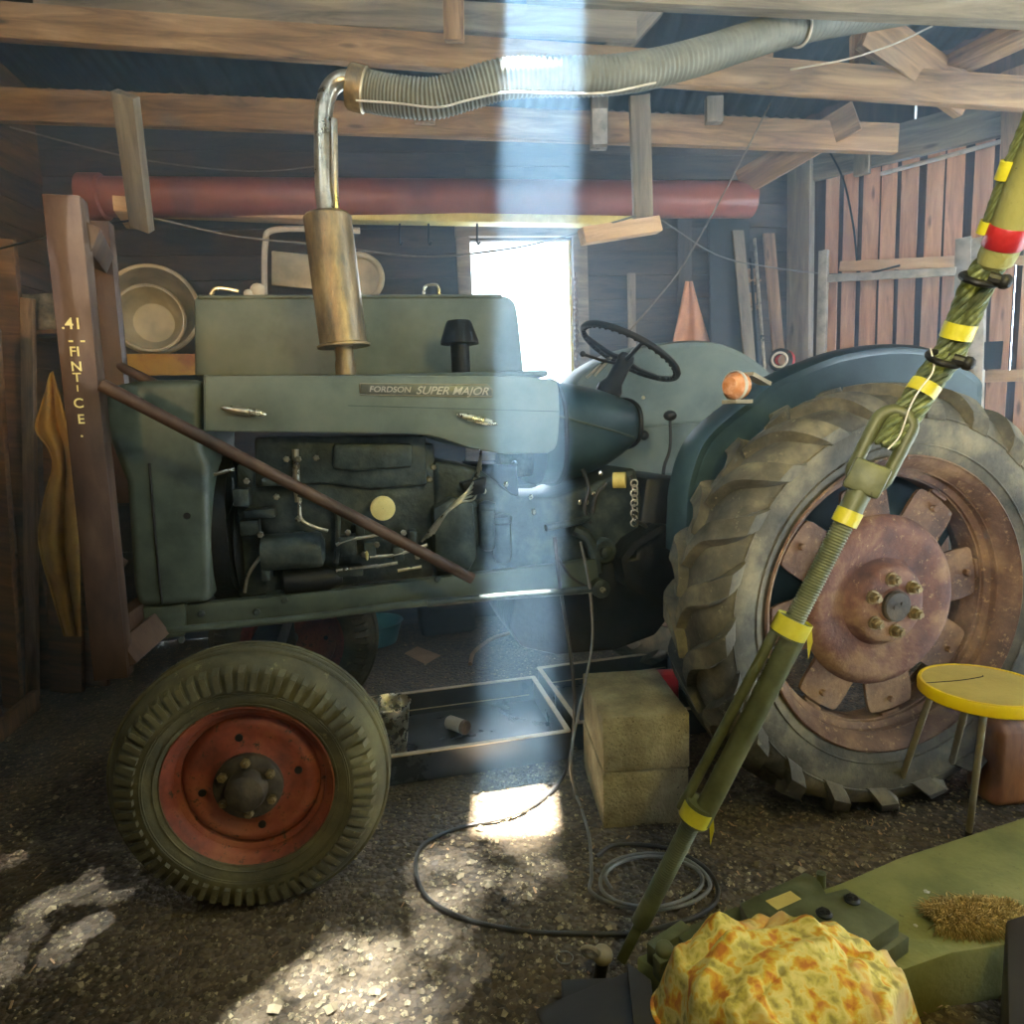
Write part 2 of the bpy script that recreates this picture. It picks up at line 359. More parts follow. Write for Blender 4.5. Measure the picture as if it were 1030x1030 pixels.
def text_mesh(txt, size, depth, mat, parent, name, mtx, shear=0, sx=1):
    cu = bpy.data.curves.new(name, 'FONT'); cu.body = txt; cu.size = size; cu.extrude = depth; cu.align_x = 'CENTER'; cu.align_y = 'CENTER'; cu.shear = shear; cu.offset = size*.012
    to = bpy.data.objects.new('t', cu); COL.objects.link(to)
    dg = bpy.context.evaluated_depsgraph_get(); me = bpy.data.meshes.new_from_object(to.evaluated_get(dg))
    bpy.data.objects.remove(to); o = bpy.data.objects.new(name, me); COL.objects.link(o)
    me.transform(mtx @ Matrix.Diagonal((sx, 1, 1, 1))); me.materials.clear(); me.materials.append(M[mat])
    if parent is not None: o.parent = parent
    return o
# ------------------------------------------------------------------ the building
BD = V((cos(.12), sin(.12), 0)); BN = V((-sin(.12), cos(.12), 0)); B0 = V((0, 4.6, 0))
def bp(x, y, off=0.0): return PL(x, y, B0 - BN*off, BN)          # point 'off' in front of the back wall
def bs(p): return (p-B0).dot(BD)
CORN = V((2.06, 4.6+.1206*2.06, 0))
RD = V((.69, -.724, 0)).normalized(); RN = V((RD.y, -RD.x, 0)) ; RN = RN if RN.dot(V((1, 1, 0))) > 0 else -RN
def rp(x, y, off=0.0): return PL(x, y, CORN - RN*off, RN)
# floor: uneven gravel
def ground_z(x, y):
    return .012*noise.noise(V((x*1.7, y*1.7, 0)))+.006*noise.noise(V((x*7, y*7, 3)))
mb = MB(); nx, ny = 230, 270; x0, x1, y0, y1 = -3.4, 4.0, -2.2, 5.6
vs = [(x0+(x1-x0)*i/nx, y0+(y1-y0)*j/ny, ground_z(x0+(x1-x0)*i/nx, y0+(y1-y0)*j/ny)) for j in range(ny+1) for i in range(nx+1)]
mb.add(vs, [(j*(nx+1)+i, j*(nx+1)+i+1, (j+1)*(nx+1)+i+1, (j+1)*(nx+1)+i) for j in range(ny) for i in range(nx)])
struct(mb.build('floor', 'gravel'))
# loose stones: uncountable
mb = MB()
def pebble(mb, c, r):
    a = rnd.random()*6.28; vs = []
    for i, (px, py, pz) in enumerate(((1, 0, 0), (0, 1, 0), (-1, 0, 0), (0, -1, 0), (0, 0, 1), (0, 0, -1), (.7, .7, .5), (-.7, .6, .5), (-.6, -.7, .5), (.7, -.7, .4))):
        k_ = r*rnd.uniform(.75, 1.25); vs.append(V(c)+V(((px*cos(a)-py*sin(a))*k_, (px*sin(a)+py*cos(a))*k_, pz*k_*.6)))
    mb.add(vs, [(0, 6, 4), (6, 1, 4), (1, 7, 4), (7, 2, 4), (2, 8, 4), (8, 3, 4), (3, 9, 4), (9, 0, 4), (0, 1, 6), (1, 2, 7), (2, 3, 8), (3, 0, 9)])
for i in range(24000):
    t = rnd.random(); y = .9+4.0*t**1.2; x = rnd.uniform(-1, 1)*(.8*y+.2)
    if x < -2.7 or y > 4.5+.12*x or (V((x, y, 0))-CORN).dot(RN) > -.04: continue
    r = rnd.choice((.003, .004, .005, .006, .007, .009)) if rnd.random() < .985 else rnd.uniform(.011, .019)
    pebble(mb, (x, y, ground_z(x, y)+r*.25), r)
tag(mb.build('gravel', 'stone', ang=20), 'loose grey and brown gravel strewn over the dirt floor', 'gravel', kind='stuff')
# wood chips and straw
mb = MB()
for i in range(380):
    y = rnd.uniform(1.0, 3.6); x = rnd.uniform(-1.1, 1.0)*y*.8
    if rnd.random() < .5: x = rnd.uniform(.3, .9)*y
    if x > 2.3: continue
    a = rnd.random()*pi; L = rnd.uniform(.006, .024); z = ground_z(x, y)+.006
    mb.bar((x-cos(a)*L/2, y-sin(a)*L/2, z), (x+cos(a)*L/2, y+sin(a)*L/2, z+rnd.uniform(0, .006)), rnd.uniform(.002, .006), .0015, (0, 0, 1))
tag(mb.build('wood_chips', 'card'), 'pale wood chips and straw scattered on the dirt floor', 'wood chips', kind='stuff')

# back wall of dark horizontal boards with the window opening
WL, WR = bs(bp(474, 300)), bs(bp(576, 300)); WT = bp(520, 242).z; WB = 1.18
def board_run(mb, s0, s1, z0, z1, h=.155, th=.025, off=0):
    z = z0
    while z < z1-.001:
        zz = min(z+h-.004, z1); jit = rnd.uniform(-.004, .004)
        c = B0+BD*((s0+s1)/2)+BN*(th/2+off+jit); c.z = (z+zz)/2
        q = []
        for dz in (z, zz):
            for a_, b_ in ((s0, 0), (s1, 0), (s1, th), (s0, th)):
                p = B0+BD*a_+BN*(b_+off+jit); p.z = dz; q.append(p)
        mb.hexa(q); z += h
mb = MB()
board_run(mb, -2.85, WL, 0, 3.9); board_run(mb, WR, 2.12, 0, 3.9); board_run(mb, WL, WR, 0, WB); board_run(mb, WL, WR, WT, 3.9)
q_ = lambda s0, s1, z0, z1: [V((*(B0+BD*s_+BN*o_).xy, z_)) for z_ in (z0, z1) for s_, o_ in ((s0, .035), (s1, .035), (s1, .045), (s0, .045))]
for s0, s1, z0, z1 in ((-2.85, WL, 0, 3.9), (WR, 2.02, 0, 3.9), (WL, WR, 0, WB), (WL, WR, WT, 3.9)): mb.hexa(q_(s0, s1, z0, z1))
struct(mb.build('wall_back', 'board'))
# window
we = struct(empty('window_1', B0+BD*WL))
def bw(s, z, o): p = B0+BD*s-BN*o; p.z = z; return p-(B0+BD*WL)
mb = MB()
mb.bar(bw(WL-.04, WB-.1, .02), bw(WL-.04, WT+.12, .02), .09, .05, BN); mb.bar(bw(WR+.05, WB-.1, .02), bw(WR+.05, WT+.12, .02), .10, .05, BN)
mb.bar(bw(WL-.09, WT+.05, .03), bw(WR+.1, WT+.05, .03), .07, .05, BN); mb.bar(bw(WL-.09, WB-.04, .03), bw(WR+.1, WB-.04, .03), .06, .08, BN)
mb.build('window_frame', M['woodgrey'], we, bev=.004)
k = NT('window_glass'); k.b.inputs['Transmission Weight'].default_value = 1; k.b.inputs['Roughness'].default_value = .02; k.b.inputs['IOR'].default_value = 1.02; k.b.inputs['Base Color'].default_value = (1, 1, 1, 1)
M['glass'] = k.m
MB().bar(bw((WL+WR)/2, WB, -.03), bw((WL+WR)/2, WT, -.03), WR-WL, .004, BN).build('window_pane', M['glass'], we)
mb = MB(); mb.bar(bw(WR-.012, WB, -.01), bw(WR-.012, WT, -.01), .018, .02, BN)
M['strip'] = surf('yellow_strip', [(196, 176, 80), (222, 206, 120)], 20, .5, 0, .02)
mb.build('window_strip', 'strip', we)
# left wall
mb = MB(); z = 0
while z < 3.9:
    h = rnd.uniform(.13, .17); mb.box((-2.78+rnd.uniform(-.004, .004), 1.1, z+h/2), (.025, 6.6, h-.005)); z += h
mb.box((-2.80, 1.1, 2), (.01, 6.6, 4.2)); struct(mb.build('wall_left', 'boardY'))
# right wall: spaced planks in front of a darker outer layer
def rwp(t_, z, o): p = CORN+RD*t_-RN*o; p.z = z; return p
def rbox(mb, t0, t1, z0, z1, o0, o1, lean=0):
    mb.hexa([rwp(t0, z0, o0), rwp(t1, z0, o0), rwp(t1, z0, o1), rwp(t0, z0, o1), rwp(t0+lean, z1, o0), rwp(t1+lean, z1, o0), rwp(t1+lean, z1, o1), rwp(t0+lean, z1, o1)])
def rt(x, y=215): return (rp(x, y)-CORN).dot(RD)
planks = [(rt(a), rt(b)) for a, b in ((832, 845), (849, 863), (867, 883), (888, 903), (908, 925), (930, 947), (953, 971), (977, 996), (1001, 1022))]
t = planks[-1][1]+.04
while t < 4.6: planks.append((t, t+.115)); t += .155
ZH = rp(905, 150).z
mb = MB()
for t0, t1 in planks: rbox(mb, t0, t1, 0.0, ZH, 0, .012, rnd.uniform(-.012, .012))
struct(mb.build('wall_right', 'plank'))
mb = MB(); gaps = [(rt(846.2), rt(848.3), 1.3, 2.2), (rt(829.5), rt(831), 1.9, 2.6), (rt(913.5), rt(916.5), ZH+.12, ZH+.26), (rt(1023), rt(1024), 1.5, 2.4)]
ed = sorted([v for g in gaps for v in g[:2]]); t = -.12; cur = t
while cur < 4.6:
    nxt = cur+rnd.uniform(.12, .15); cut = [g for g in gaps if cur-.001 <= g[0] < nxt]
    if cut:
        g = cut[0]
        if g[0] > cur+.002: rbox(mb, cur, g[0], 0, 3.9, -.055, -.035)
        rbox(mb, g[0], g[1], 0, g[2], -.055, -.035); rbox(mb, g[0], g[1], g[3], 3.9, -.055, -.035); cur = g[1]
    elif abs(cur-(-.12)) < 1e-6: rbox(mb, cur, nxt, 0, 3.9, -.055, -.035); cur = nxt
    else: rbox(mb, cur, nxt-.0008, 0, 3.9, -.055, -.035); cur = nxt-.0008
struct(mb.build('wall_right_outer', 'plankdark'))
# wall behind the viewer
mb = MB(); x = -2.8
while x < 5.4:
    mb.box((x+.07, -2.1, 2.2), (.138, .025, 4.4)); x += .14
struct(mb.build('wall_front', 'plankdark'))
mb = MB(); mb.box((5.33, -.5, 2.2), (.025, 3.2, 4.4)); struct(mb.build('wall_side', 'plankdark'))
# roof: corrugated sheet sloping up towards the viewer; narrow gap added to let one shaft of sun in
def roof_z(y): return 3.36 + (4.75-y)*.17
SLIT = (.13, .36, 1.96, 2.22); HOLES = (-1.5, .40, 1.0, 1.95)
mb = MB(); 
def sheet(x0, x1, y0, y1):
    nx_ = max(2, int((x1-x0)/.02)); pts = []
    for j, y in enumerate((y0, y1)):
        for i in range(nx_+1):
            x = x0+(x1-x0)*i/nx_; pts.append((x, y, roof_z(y)+.009*cos(x/.076*2*pi)))
    mb.add(pts, [(i, i+1, nx_+2+i, nx_+1+i) for i in range(nx_)])
sheet(-2.9, 5.5, -2.2, HOLES[2]); sheet(-2.9, HOLES[0], HOLES[2], HOLES[3]); sheet(HOLES[1], 5.5, HOLES[2], HOLES[3]); sheet(-2.9, 5.5, HOLES[3], SLIT[2])
cs = .009; nh, mh = int((HOLES[1]-HOLES[0])/cs+.5), int((HOLES[3]-HOLES[2])/cs+.5); rh = random.Random(5)
for j in range(mh):
    for i in range(nh):
        xa_, ya_ = HOLES[0]+(HOLES[1]-HOLES[0])*i/nh, HOLES[2]+(HOLES[3]-HOLES[2])*j/mh; xb_, yb_ = HOLES[0]+(HOLES[1]-HOLES[0])*(i+1)/nh, HOLES[2]+(HOLES[3]-HOLES[2])*(j+1)/mh
        den = noise.noise(V((xa_*2.1+1, ya_*2.1, 4)))
        gx, gy = xa_-.275, ya_+.11                      # where the sun through this spot lands
        cx_ = -.46+(gy-1.3)*.52                          # a band running up towards the slit
        ok_ = (abs(gx-cx_) < .26 and gy > 1.2) and not (gx < -.33 and gy > 1.62)
        dn_ = .034+.085*den
        if gx < -1.22 and gy > 1.5: ok_ = True; dn_ = .008+.03*den
        if ya_ > 1.93 or xa_ > .37: ok_ = False
        if ok_ and rh.random() < dn_: continue    # pinholes added to dapple the gravel with sun
        mb.add([(x_, y_, roof_z(y_)+.009*cos(x_/.076*2*pi)) for x_, y_ in ((xa_, ya_), (xb_, ya_), (xb_, yb_), (xa_, yb_))], [(0, 1, 2, 3)])
sheet(-2.9, 5.5, SLIT[3], 5.6); sheet(-2.9, SLIT[0], SLIT[2], SLIT[3]); sheet(SLIT[1], 5.5, SLIT[2], SLIT[3])
struct(mb.build('ceiling', 'roof', ang=60))
# ---- roof timbers
GT = 'roof timbers'
def tbeam(x0, y0, x1, y1, wpx, Y0, Y1, mat, label, name='roof_beam', t=.05, ext0=0, ext1=0, group=GT):
    a, b = Q(x0, y0, Y0), Q(x1, y1, Y1); d = (b-a).normalized(); a = a-d*ext0; b = b+d*ext1
    w = wpx*((Y0+Y1)/2)/FPX*.98
    return beam(name, a, b, w, t, mat, label, 'beam', group)
tbeam(0, 22, 985, 92, 30, 3.05, 3.35, 'wood', 'long warm brown tie beam across the top, passing behind the grey hose', ext0=.6, ext1=.4)
tbeam(0, 106, 868, 139, 28, 3.55, 4.0, 'wood', 'long lower roof beam just above the red pipe', ext0=.5, ext1=.2)
tbeam(130, 2, 640, 27, 26, 3.2, 3.3, 'woodgrey', 'dark grey board doubled on top of the upper tie beam', t=.04, ext0=.4)
tbeam(560, -14, 1030, 8, 30, 2.5, 2.35, 'woodgrey', 'pale grey board nearest the viewer along the top right edge', ext0=.1, ext1=.4)
tbeam(126, 94, 143, 230, 21, 2.95, 3.3, 'woodgrey', 'short hanging strut leaning over the left end of the red pipe', 'roof_strut')
tbeam(456, -12, 457, 42, 19, 2.95, 2.98, 'wood', 'short post at the top edge left of the light shaft', 'roof_strut')
tbeam(643, 96, 647, 230, 19, 3.6, 3.75, 'woodgrey', 'hanging strut holding the red pipe right of the window', 'roof_strut')
tbeam(603, 94, 602, 150, 16, 3.7, 3.7, 'woodgrey', 'short stub post carrying the perforated nail plate', 'roof_strut')
tbeam(427, 104, 427, 124, 20, 3.62, 3.62, 'wood', 'tiny offcut block under the hose between the two tie beams', 'roof_strut')
tbeam(765, 40, 764, 72, 22, 3.4, 3.4, 'wood', 'short block between top boards under the hose bend', 'roof_strut')
tbeam(865, 34, 865, 76, 16, 3.4, 3.4, 'wood', 'narrow short block right of the hose above the tie beam', 'roof_strut')
tbeam(718, 98, 718, 124, 16, 3.8, 3.8, 'woodgrey', 'little stub between the two tie beams left of the right wall', 'roof_strut')
tbeam(872, 28, 972, 100, 36, 3.25, 3.4, 'wood', 'diagonal brace dropping right towards the corner of the tie beam', 'roof_brace')
tbeam(948, 72, 1040, 28, 34, 3.5, 2.9, 'wood', 'rafter rising to the top right corner of the photo', 'roof_brace', ext1=.4)
tbeam(745, 185, 862, 116, 26, 4.3, 3.9, 'wood', 'brown knee brace running down to the corner post', 'roof_brace')
tbeam(610, 60, 660, 5, 20, 3.5, 3.6, 'woodgrey', 'dim diagonal brace in the dark roof right of the light shaft', 'roof_brace')
tbeam(585, 238, 662, 226, 15, 3.55, 3.75, 'woodlight', 'pale bracket arm under the strut right of the window', 'roof_bracket', t=.06)
tbeam(120, 214, 134, 215, 14, 3.4, 3.42, 'woodlight', 'sawn end of a batten beside the left hanging strut', 'roof_bracket', t=.3)
# grey plates of the right wall
def rbeam(x0, y0, x1, y1, wpx, off, mat, label, name, cat='beam', t=.05, group=None):
    a, b = rp(x0, y0, off), rp(x1, y1, off); w = wpx*((a.y+b.y)/2)/FPX*.98
    return beam(name, a, b, w, t, mat, label, cat, group, side=RN)
rbeam(818, 166, 1012, 116, 33, .06, 'woodgrey', 'weathered grey header board along the top of the plank wall', 'wall_header')
rbeam(806, 155, 803, 560, 22, .09, 'woodgrey', 'grey corner post where plank wall meets the dark back wall', 'wall_post', 'post', t=.09)
rbeam(869, 128, 867, 176, 14, .10, 'woodgrey', 'short grey stud crossing the header board', 'wall_post', 'post', t=.05)
rbeam(1019, 70, 1019, 158, 18, .10, 'wood', 'stud at the far right end of the header board', 'wall_post', 'post', t=.05)
rbeam(845, 268, 966, 263, 10, .05, 'woodlight', 'thin pale batten across the planks just above the metal rail', 'wall_batten', 'batten', t=.03)
rbeam(985, 379, 1075, 376, 12, .05, 'woodlight', 'pale batten on the planks below the grey steel plate', 'wall_batten', 'batten', t=.03)
rbeam(1012, 262, 1075, 262, 9, .05, 'woodlight', 'batten end showing right of the red banded sling', 'wall_batten', 'batten', t=.03)
o = MB().tube([rp(886, 175, .10), rp(1060, 128, .10)], .013, 12).build('conduit_pipe', 'zinc'); tag(o, 'thin grey conduit pipe along the top of the plank wall', 'pipe')
# shelf ledge under the pipe and the red pipe
tbeam(60, 208, 345, 220, 9, 4.0, 4.12, 'woodlight', 'thin pale ledge under the left half of the red pipe', 'pipe_ledge', t=.12, group=None)
tbeam(345, 219, 652, 224, 8, 4.12, 4.25, 'strip', 'long yellowish ledge strip under the red pipe above the window', 'pipe_ledge', t=.10, group=None)
a, b = Q(84, 198, 3.95), Q(756, 201, 4.35)
e_ = empty('drain_pipe', (a+b)/2, 0, 'long red plastic drain pipe lying on ledges along the back wall', 'pipe')
mb = MB(); a -= e_.location; b -= e_.location; d = (b-a).normalized()
mb.lathe([(.098, 0), (.107, 0), (.107, (b-a).length), (.098, (b-a).length), (.098, 0)], a, d, 32).build('pipe_wall', 'redpipe', e_)
MB().lathe([(.107, 0), (.124, .002), (.124, .11), (.107, .12)], a, d, 32).build('pipe_socket', 'redpipe', e_)
# nail plate
a = Q(603.5, 127, 3.64)
o = MB().box(a, (.075, .004, .17)); 
for i in range(5):
    for j in range(2): o.cyl(a+V((-.02+.04*j, -.004, -.065+.032*i)), a+V((-.02+.04*j, -.001, -.065+.032*i)), .008, 8)
tag(o.build('nail_plate', 'zinc'), 'small perforated nail plate on a roof stub post', 'bracket')
# ------------------------------------------------------------------ the tractor
TR = empty('tractor', TO, PSI, 'old dusty green tractor with open bonnet and bare upright muffler, facing left in the shed', 'tractor')
CEN = .82                                            # centre plane of the tractor body
YV = V((0, 1, 0))
def side(pts, d0, d1):                               # outline traced on plane d0, extruded to d1
    P3 = [tp(x, y, d0) for x, y in pts]; return P3, V((0, d1-d0, 0))
def sprism(mb, pts, d0, d1): a, b = side(pts, d0, d1); return mb.prism(a, b)
def mirror_y(mb, c=CEN):
    n = len(mb.v); mb.v += [V((v.x, 2*c-v.y, v.z)) for v in mb.v[:n]]; mb.f += [[i+n for i in f][::-1] for f in mb.f[:]]; mb.mi += mb.mi[:]; return mb
def spline2(ctrl, k=6):
    return [(p.x, p.y) for p in cr_path([V((a, b, 0)) for a, b in ctrl], k)]

# --- rear wheel (axis along Y, viewer side is -Y, origin in the rim plane)
def rear_wheel(loc, rz):
    prof = [(.462, .03), (.50, .004), (.545, -.012), (.60, -.020), (.64, -.012), (.668, .006), (.680, .03), (.686, .075), (.689, .13)]
    full = prof + [(r, .26-h) for r, h in prof[:-1][::-1]]
    t = MB().lathe(full, (0, 0, 0), (0, 1, 0), 120)
    # decorative ribs on the sidewall
    for rr, hh in ((.525, -.008), (.612, -.0205)): t.ring((0, hh, 0), YV, rr, .003, 100, 6)
    cum = [0]
    for i in range(1, len(prof)): cum.append(cum[-1]+math.dist(prof[i], prof[i-1]))
    tot = cum[-1]
    def at_prof(u):                                  # u = 0 centre .. 1 well down the sidewall
        s_ = tot*(1-u*.56); i = max(j for j in range(len(cum)-1) if cum[j] <= s_+1e-9); f = (s_-cum[i])/(cum[i+1]-cum[i])
        a, b = prof[i], prof[i+1]; r, h = a[0]+(b[0]-a[0])*f, a[1]+(b[1]-a[1])*f
        nr, nh = (b[1]-a[1]), -(b[0]-a[0]); L = math.hypot(nr, nh); return r, h, abs(nr)/L, -abs(nh)/L if h < .13 else 0
    NL = 22
    for sd in (0, 1):
        for q in range(NL):
            th0 = 2*pi*(q+.5*sd)/NL; rows = []
            S = 11
            for i in range(S+1):
                u = i/S*1.0 - .04*(i == 0); u = max(u, 0)
                r, h, nr, nh = at_prof(u)
                # rounder normals near the shoulder
                r1, h1, a1, b1 = at_prof(min(1, u+.09)); r0, h0, a0, b0 = at_prof(max(0, u-.09))
                nr, nh = a1+a0+nr, b1+b0+nh; L = math.hypot(nr, nh) or 1; nr /= L; nh /= L
                th = th0 + .27*(u**.8) + .02*sin(u*7)
                lift = (.034 if u < .86 else .034-.030*(u-.86)/.14)
                wb = (.076+.030*u)/.69*.5; wt = wb*.70
                for dt, hgt in ((-wb, -.006), (-wt, lift), (wt, lift), (wb, -.006)):
                    rr, hh = r+nr*hgt, h+nh*hgt; hh2 = .26-hh if sd else hh
                    a = th+dt; rows.append(V((-cos(a)*rr, hh2, sin(a)*rr)))
            fs = []
            for i in range(S):
                for j in range(3): fs.append((i*4+j, i*4+j+1, (i+1)*4+j+1, (i+1)*4+j))
            fs += [(0, 1, 2, 3), (S*4+3, S*4+2, S*4+1, S*4)]
            t.add(rows, fs)
    ty = t.build('rear_tyre', 'tyre', TR, ang=32); ty.location = loc; ty.rotation_euler = (0, 0, rz)
    rim = MB().lathe([(.486, -.004), (.492, .0), (.486, .006), (.470, .012), (.462, .03), (.448, .04), (.444, .075), (.425, .085), (.420, .13), (.425, .175), (.444, .185), (.448, .22), (.462, .23), (.470, .248), (.486, .254), (.48, .262)], (0, 0, 0), YV, 96)
    for h in (.055, .1): rim.ring((0, h, 0), YV, .447 if h < .08 else .424, .005, 90, 6)
    rim.build('rim', 'rust', ty, ang=50)
    # spoked disc with eight scalloped lobes, bolted to brackets on the rim
    NB = 8; out = []
    for i in range(240):
        a = 2*pi*i/240; ph = ((a+.18)*NB/(2*pi)) % 1; x_ = abs(ph-.5)*2          # 1 on a lobe axis, 0 in a gap
        s_ = min(1, max(0, (x_-.16)/.34)); s_ = s_*s_*(3-2*s_)
        r = .285+.115*s_; out.append(V((-cos(a)*r, .098, sin(a)*r)))
    MB().prism(out, (0, .012, 0)).build('wheel_disc', 'rust', ty, ang=50)
    for i in range(NB):
        br = MB()
        a = 2*pi*(i+0)/NB-.18
        d = V((-cos(a), 0, sin(a))); c = d*.385+V((0, .125, 0)); tt = V((sin(a), 0, cos(a)))
        br.bar(d*.33+V((0, .118, 0)), d*.425+V((0, .118, 0)), .07, .014, YV); br.bar(d*.415+V((0, .10, 0)), d*.415+V((0, .15, 0)), .07, .014, d)
        br.cyl(d*.362+V((0, .082, 0)), d*.362+V((0, .12, 0)), .012, 6); br.build('rim_bracket', 'rust', ty, bev=.003)

    dish = MB().lathe([(.292, .096), (.286, .084), (.272, .070), (.25, .062), (.215, .064), (.175, .078), (.150, .080), (.138, .066), (.132, .046), (.120, .034), (.10, .030), (.058, .030), (.05, .02), (.0005, .02)], (0, 0, 0), YV, 72)
    dish.build('wheel_centre', 'rustdish', ty, ang=50)
    MB().lathe([(.052, .03), (.052, .012), (.046, .006), (.02, .004), (.0005, .006)], (0, 0, 0), YV, 24).cyl((.012, .006, .01), (.012, .001, .01), .006, 8).cyl((-.016, .006, 0), (-.016, .001, 0), .006, 8).build('hub_cap', 'grime', ty)
    for i in range(6):
        a = pi/6+i*pi/3+.12; c = V((cos(a)*.088, 0, sin(a)*.088))
        n_ = MB().lathe([(.024, .03), (.024, .024)], c, YV, 12, True).lathe([(.019, .024), (.019, .006), (.015, .002)], c, YV, 6, True).cyl(c+V((0, .004, 0)), c+V((0, -.006, 0)), .009, 10)
        n_.build('wheel_nut', 'rednut', ty)
    return ty
rear_wheel(V((0, 0, .717)), 0)
rear_wheel(V((0, 2*CEN, .717)), pi)

# --- front wheel
def front_wheel(loc, rz, camb=0):
    prof = [(.222, .012), (.238, -.004), (.262, -.014), (.285, -.018), (.312, -.016), (.334, -.008), (.352, .004), (.366, .018), (.376, .036), (.381, .056), (.382, .075)]
    full = prof+[(r, .15-h) for r, h in prof[:-1][::-1]]
    t = MB().lathe(full, (0, 0, 0), YV, 110)
    for rr, hh in ((.246, -.011), (.272, -.0175), (.278, -.0185)): t.ring((0, hh, 0), YV, rr, .0022, 90, 6)
    for i in range(62):                                # shoulder blocks
        a = 2*pi*i/62; d = V((-cos(a), 0, sin(a))); tt = V((sin(a), 0, cos(a))); w = .0090
        for fl in (0, 1):
            q = []
            for (r, h) in ((.292, -.013), (.292, -.032), (.340, -.024), (.352, .004)):
                for s_ in (-1, 1):
                    hh = .15-h if fl else h; q.append(d*r+V((0, hh, 0))+tt*(w*s_*(.85 if h < 0 else 1)))
            t.add(q, [(0, 1, 3, 2), (2, 3, 5, 4), (4, 5, 7, 6), (0, 2, 4, 6), (1, 7, 5, 3), (0, 6, 7, 1)])
    for h in (.045, .075, .105):                       # circumferential ribs
        t.ring((0, h, 0), YV, .379, .008, 110, 8)
    ty = t.build('front_tyre', 'tyref', TR, ang=40); ty.location = loc; ty.rotation_euler = (0, camb, rz); ty.rotation_euler = Matrix.Rotation(rz, 3, 'Z').to_euler()
    MB().lathe([(.232, -.006), (.236, -.001), (.229, .004), (.222, .010), (.211, .016), (.206, .034), (.192, .040), (.188, .075), (.192, .11), (.206, .116), (.214, .14), (.234, .152)], (0, 0, 0), YV, 72).build('rim', 'redrim', ty, ang=50)
    dz = MB(); dz.lathe([(.190, .050), (.176, .034), (.160, .028), (.150, .032), (.118, .034), (.094, .018), (.086, .014), (.0005, .014)], (0, 0, 0), YV, 64)
    for i in range(4):
        a = i*pi/2+.15; c = V((cos(a)*.134, .030, sin(a)*.134)); 
        dz.mat(1).cyl(c+V((0, .004, 0)), c+V((0, -.0015, 0)), .011, 10); dz.mat(0)
    dz.build('wheel_disc', ['redrim', 'black'], ty, ang=50)
    MB().lathe([(.094, .016), (.094, .002), (.088, -.002), (.055, -.002)], (0, 0, 0), YV, 32).build('hub_flange', 'grime', ty)
    MB().lathe([(.056, .01), (.056, -.026), (.050, -.040), (.034, -.047), (.0005, -.049)], (0, 0, 0), YV, 28).build('hub_cap', 'grime', ty)
    for i in range(6):
        a = .5+i*pi/3; c = V((cos(a)*.074, 0, sin(a)*.074))
        MB().lathe([(.0135, -.001), (.0135, -.014), (.010, -.017)], c, YV, 6, True).cyl(c+V((0, -.012, 0)), c+V((0, -.022, 0)), .006, 8).build('wheel_nut', 'rednut', ty)
    return ty
FWL = V((-2.03, .105, .381)); ST = .122-PSI
front_wheel(FWL, ST); front_wheel(V((FWL.x+.02, 2*CEN-FWL.y, .381)), pi+ST)
# stub axles, beam axle, rear axle
MB().cyl((FWL.x, FWL.y+.12, .40), (FWL.x, .36, .42), .03).cyl((FWL.x, .33, .34), (FWL.x, .33, .66), .028).bar((FWL.x, .30, .60), (FWL.x, 2*CEN-.30, .60), .09, .09, (1, 0, 0)).cyl((FWL.x, 2*CEN-.33, .34), (FWL.x, 2*CEN-.33, .66), .028).cyl((FWL.x, 2*CEN-.225, .40), (FWL.x, 2*CEN-.36, .42), .03).build('front_axle', 'dark', TR, bev=.004)
MB().lathe([(.06, .10), (.085, .22), (.10, .40), (.15, .52), (.17, .70), (.17, .94), (.15, 1.12), (.10, 1.24), (.085, 1.42), (.06, 1.54)], (0, 0, .717), YV, 28, True).build('rear_axle_housing', 'engine', TR)

# --- body panels
NR = .52                                             # near side panel plane
c = spline2([(104, 400), (112, 389), (128, 384), (150, 382)], 4)
out = c + [(203, 381), (203, 452), (211, 466), (212, 607), (138, 612), (133, 590), (126, 486), (110, 446), (101, 422)]
mb = MB(); sprism(mb, out, NR, 2*CEN-NR); mb.build('radiator_cowl', 'paint', TR, bev=.028, seg=4, ang=50)
ribp = [tp(x, y, NR-.001) for x, y in ((150, 466), (153, 500), (158, 560), (163, 607))]
MB().tube(ribp, .004, 8, 4).build('cowl_seam', 'dark', TR)
p = tp(188, 519, NR-.003); MB().cyl(p, p+V((0, .006, 0)), .011, 14).build('cowl_hole', 'black', TR)
MB().box(tp(196, 475, NR+.05)+V((.02, .3, -.03)), (.04, .5, .05)).build('radiator', 'dark', TR, bev=.004)
# bonnet side panels, bonnet top
so = [(204, 377), (526, 378), (560, 383)] + spline2([(562, 390), (563, 420), (560, 448), (551, 456)], 4) + [(506, 457)] + spline2([(496, 455), (470, 450), (447, 442), (424, 437), (400, 436)], 4) + [(205, 434)]
mb = MB(); sprism(mb, so, NR-.012, NR+.012); mirror_y(mb); mb.build('bonnet_side', 'paintlid', TR, bev=.006, ang=50)
zt = tp(350, 376, NR).z; xa, xb = tp(204, 377, NR).x, tp(552, 380, NR).x
MB().box(((xa+xb)/2, CEN, zt-.012), (xb-xa, 2*(CEN-NR), .02)).build('bonnet_top', 'paint', TR, bev=.008)
p = tp(204, 405, NR-.013); MB().bar(tp(206, 378, NR-.015), tp(206, 434, NR-.015), .004, .004).bar(tp(350, 408, NR-.0125), tp(562, 414, NR-.0125), .003, .003).each('bonnet_crease', 'paint', TR)
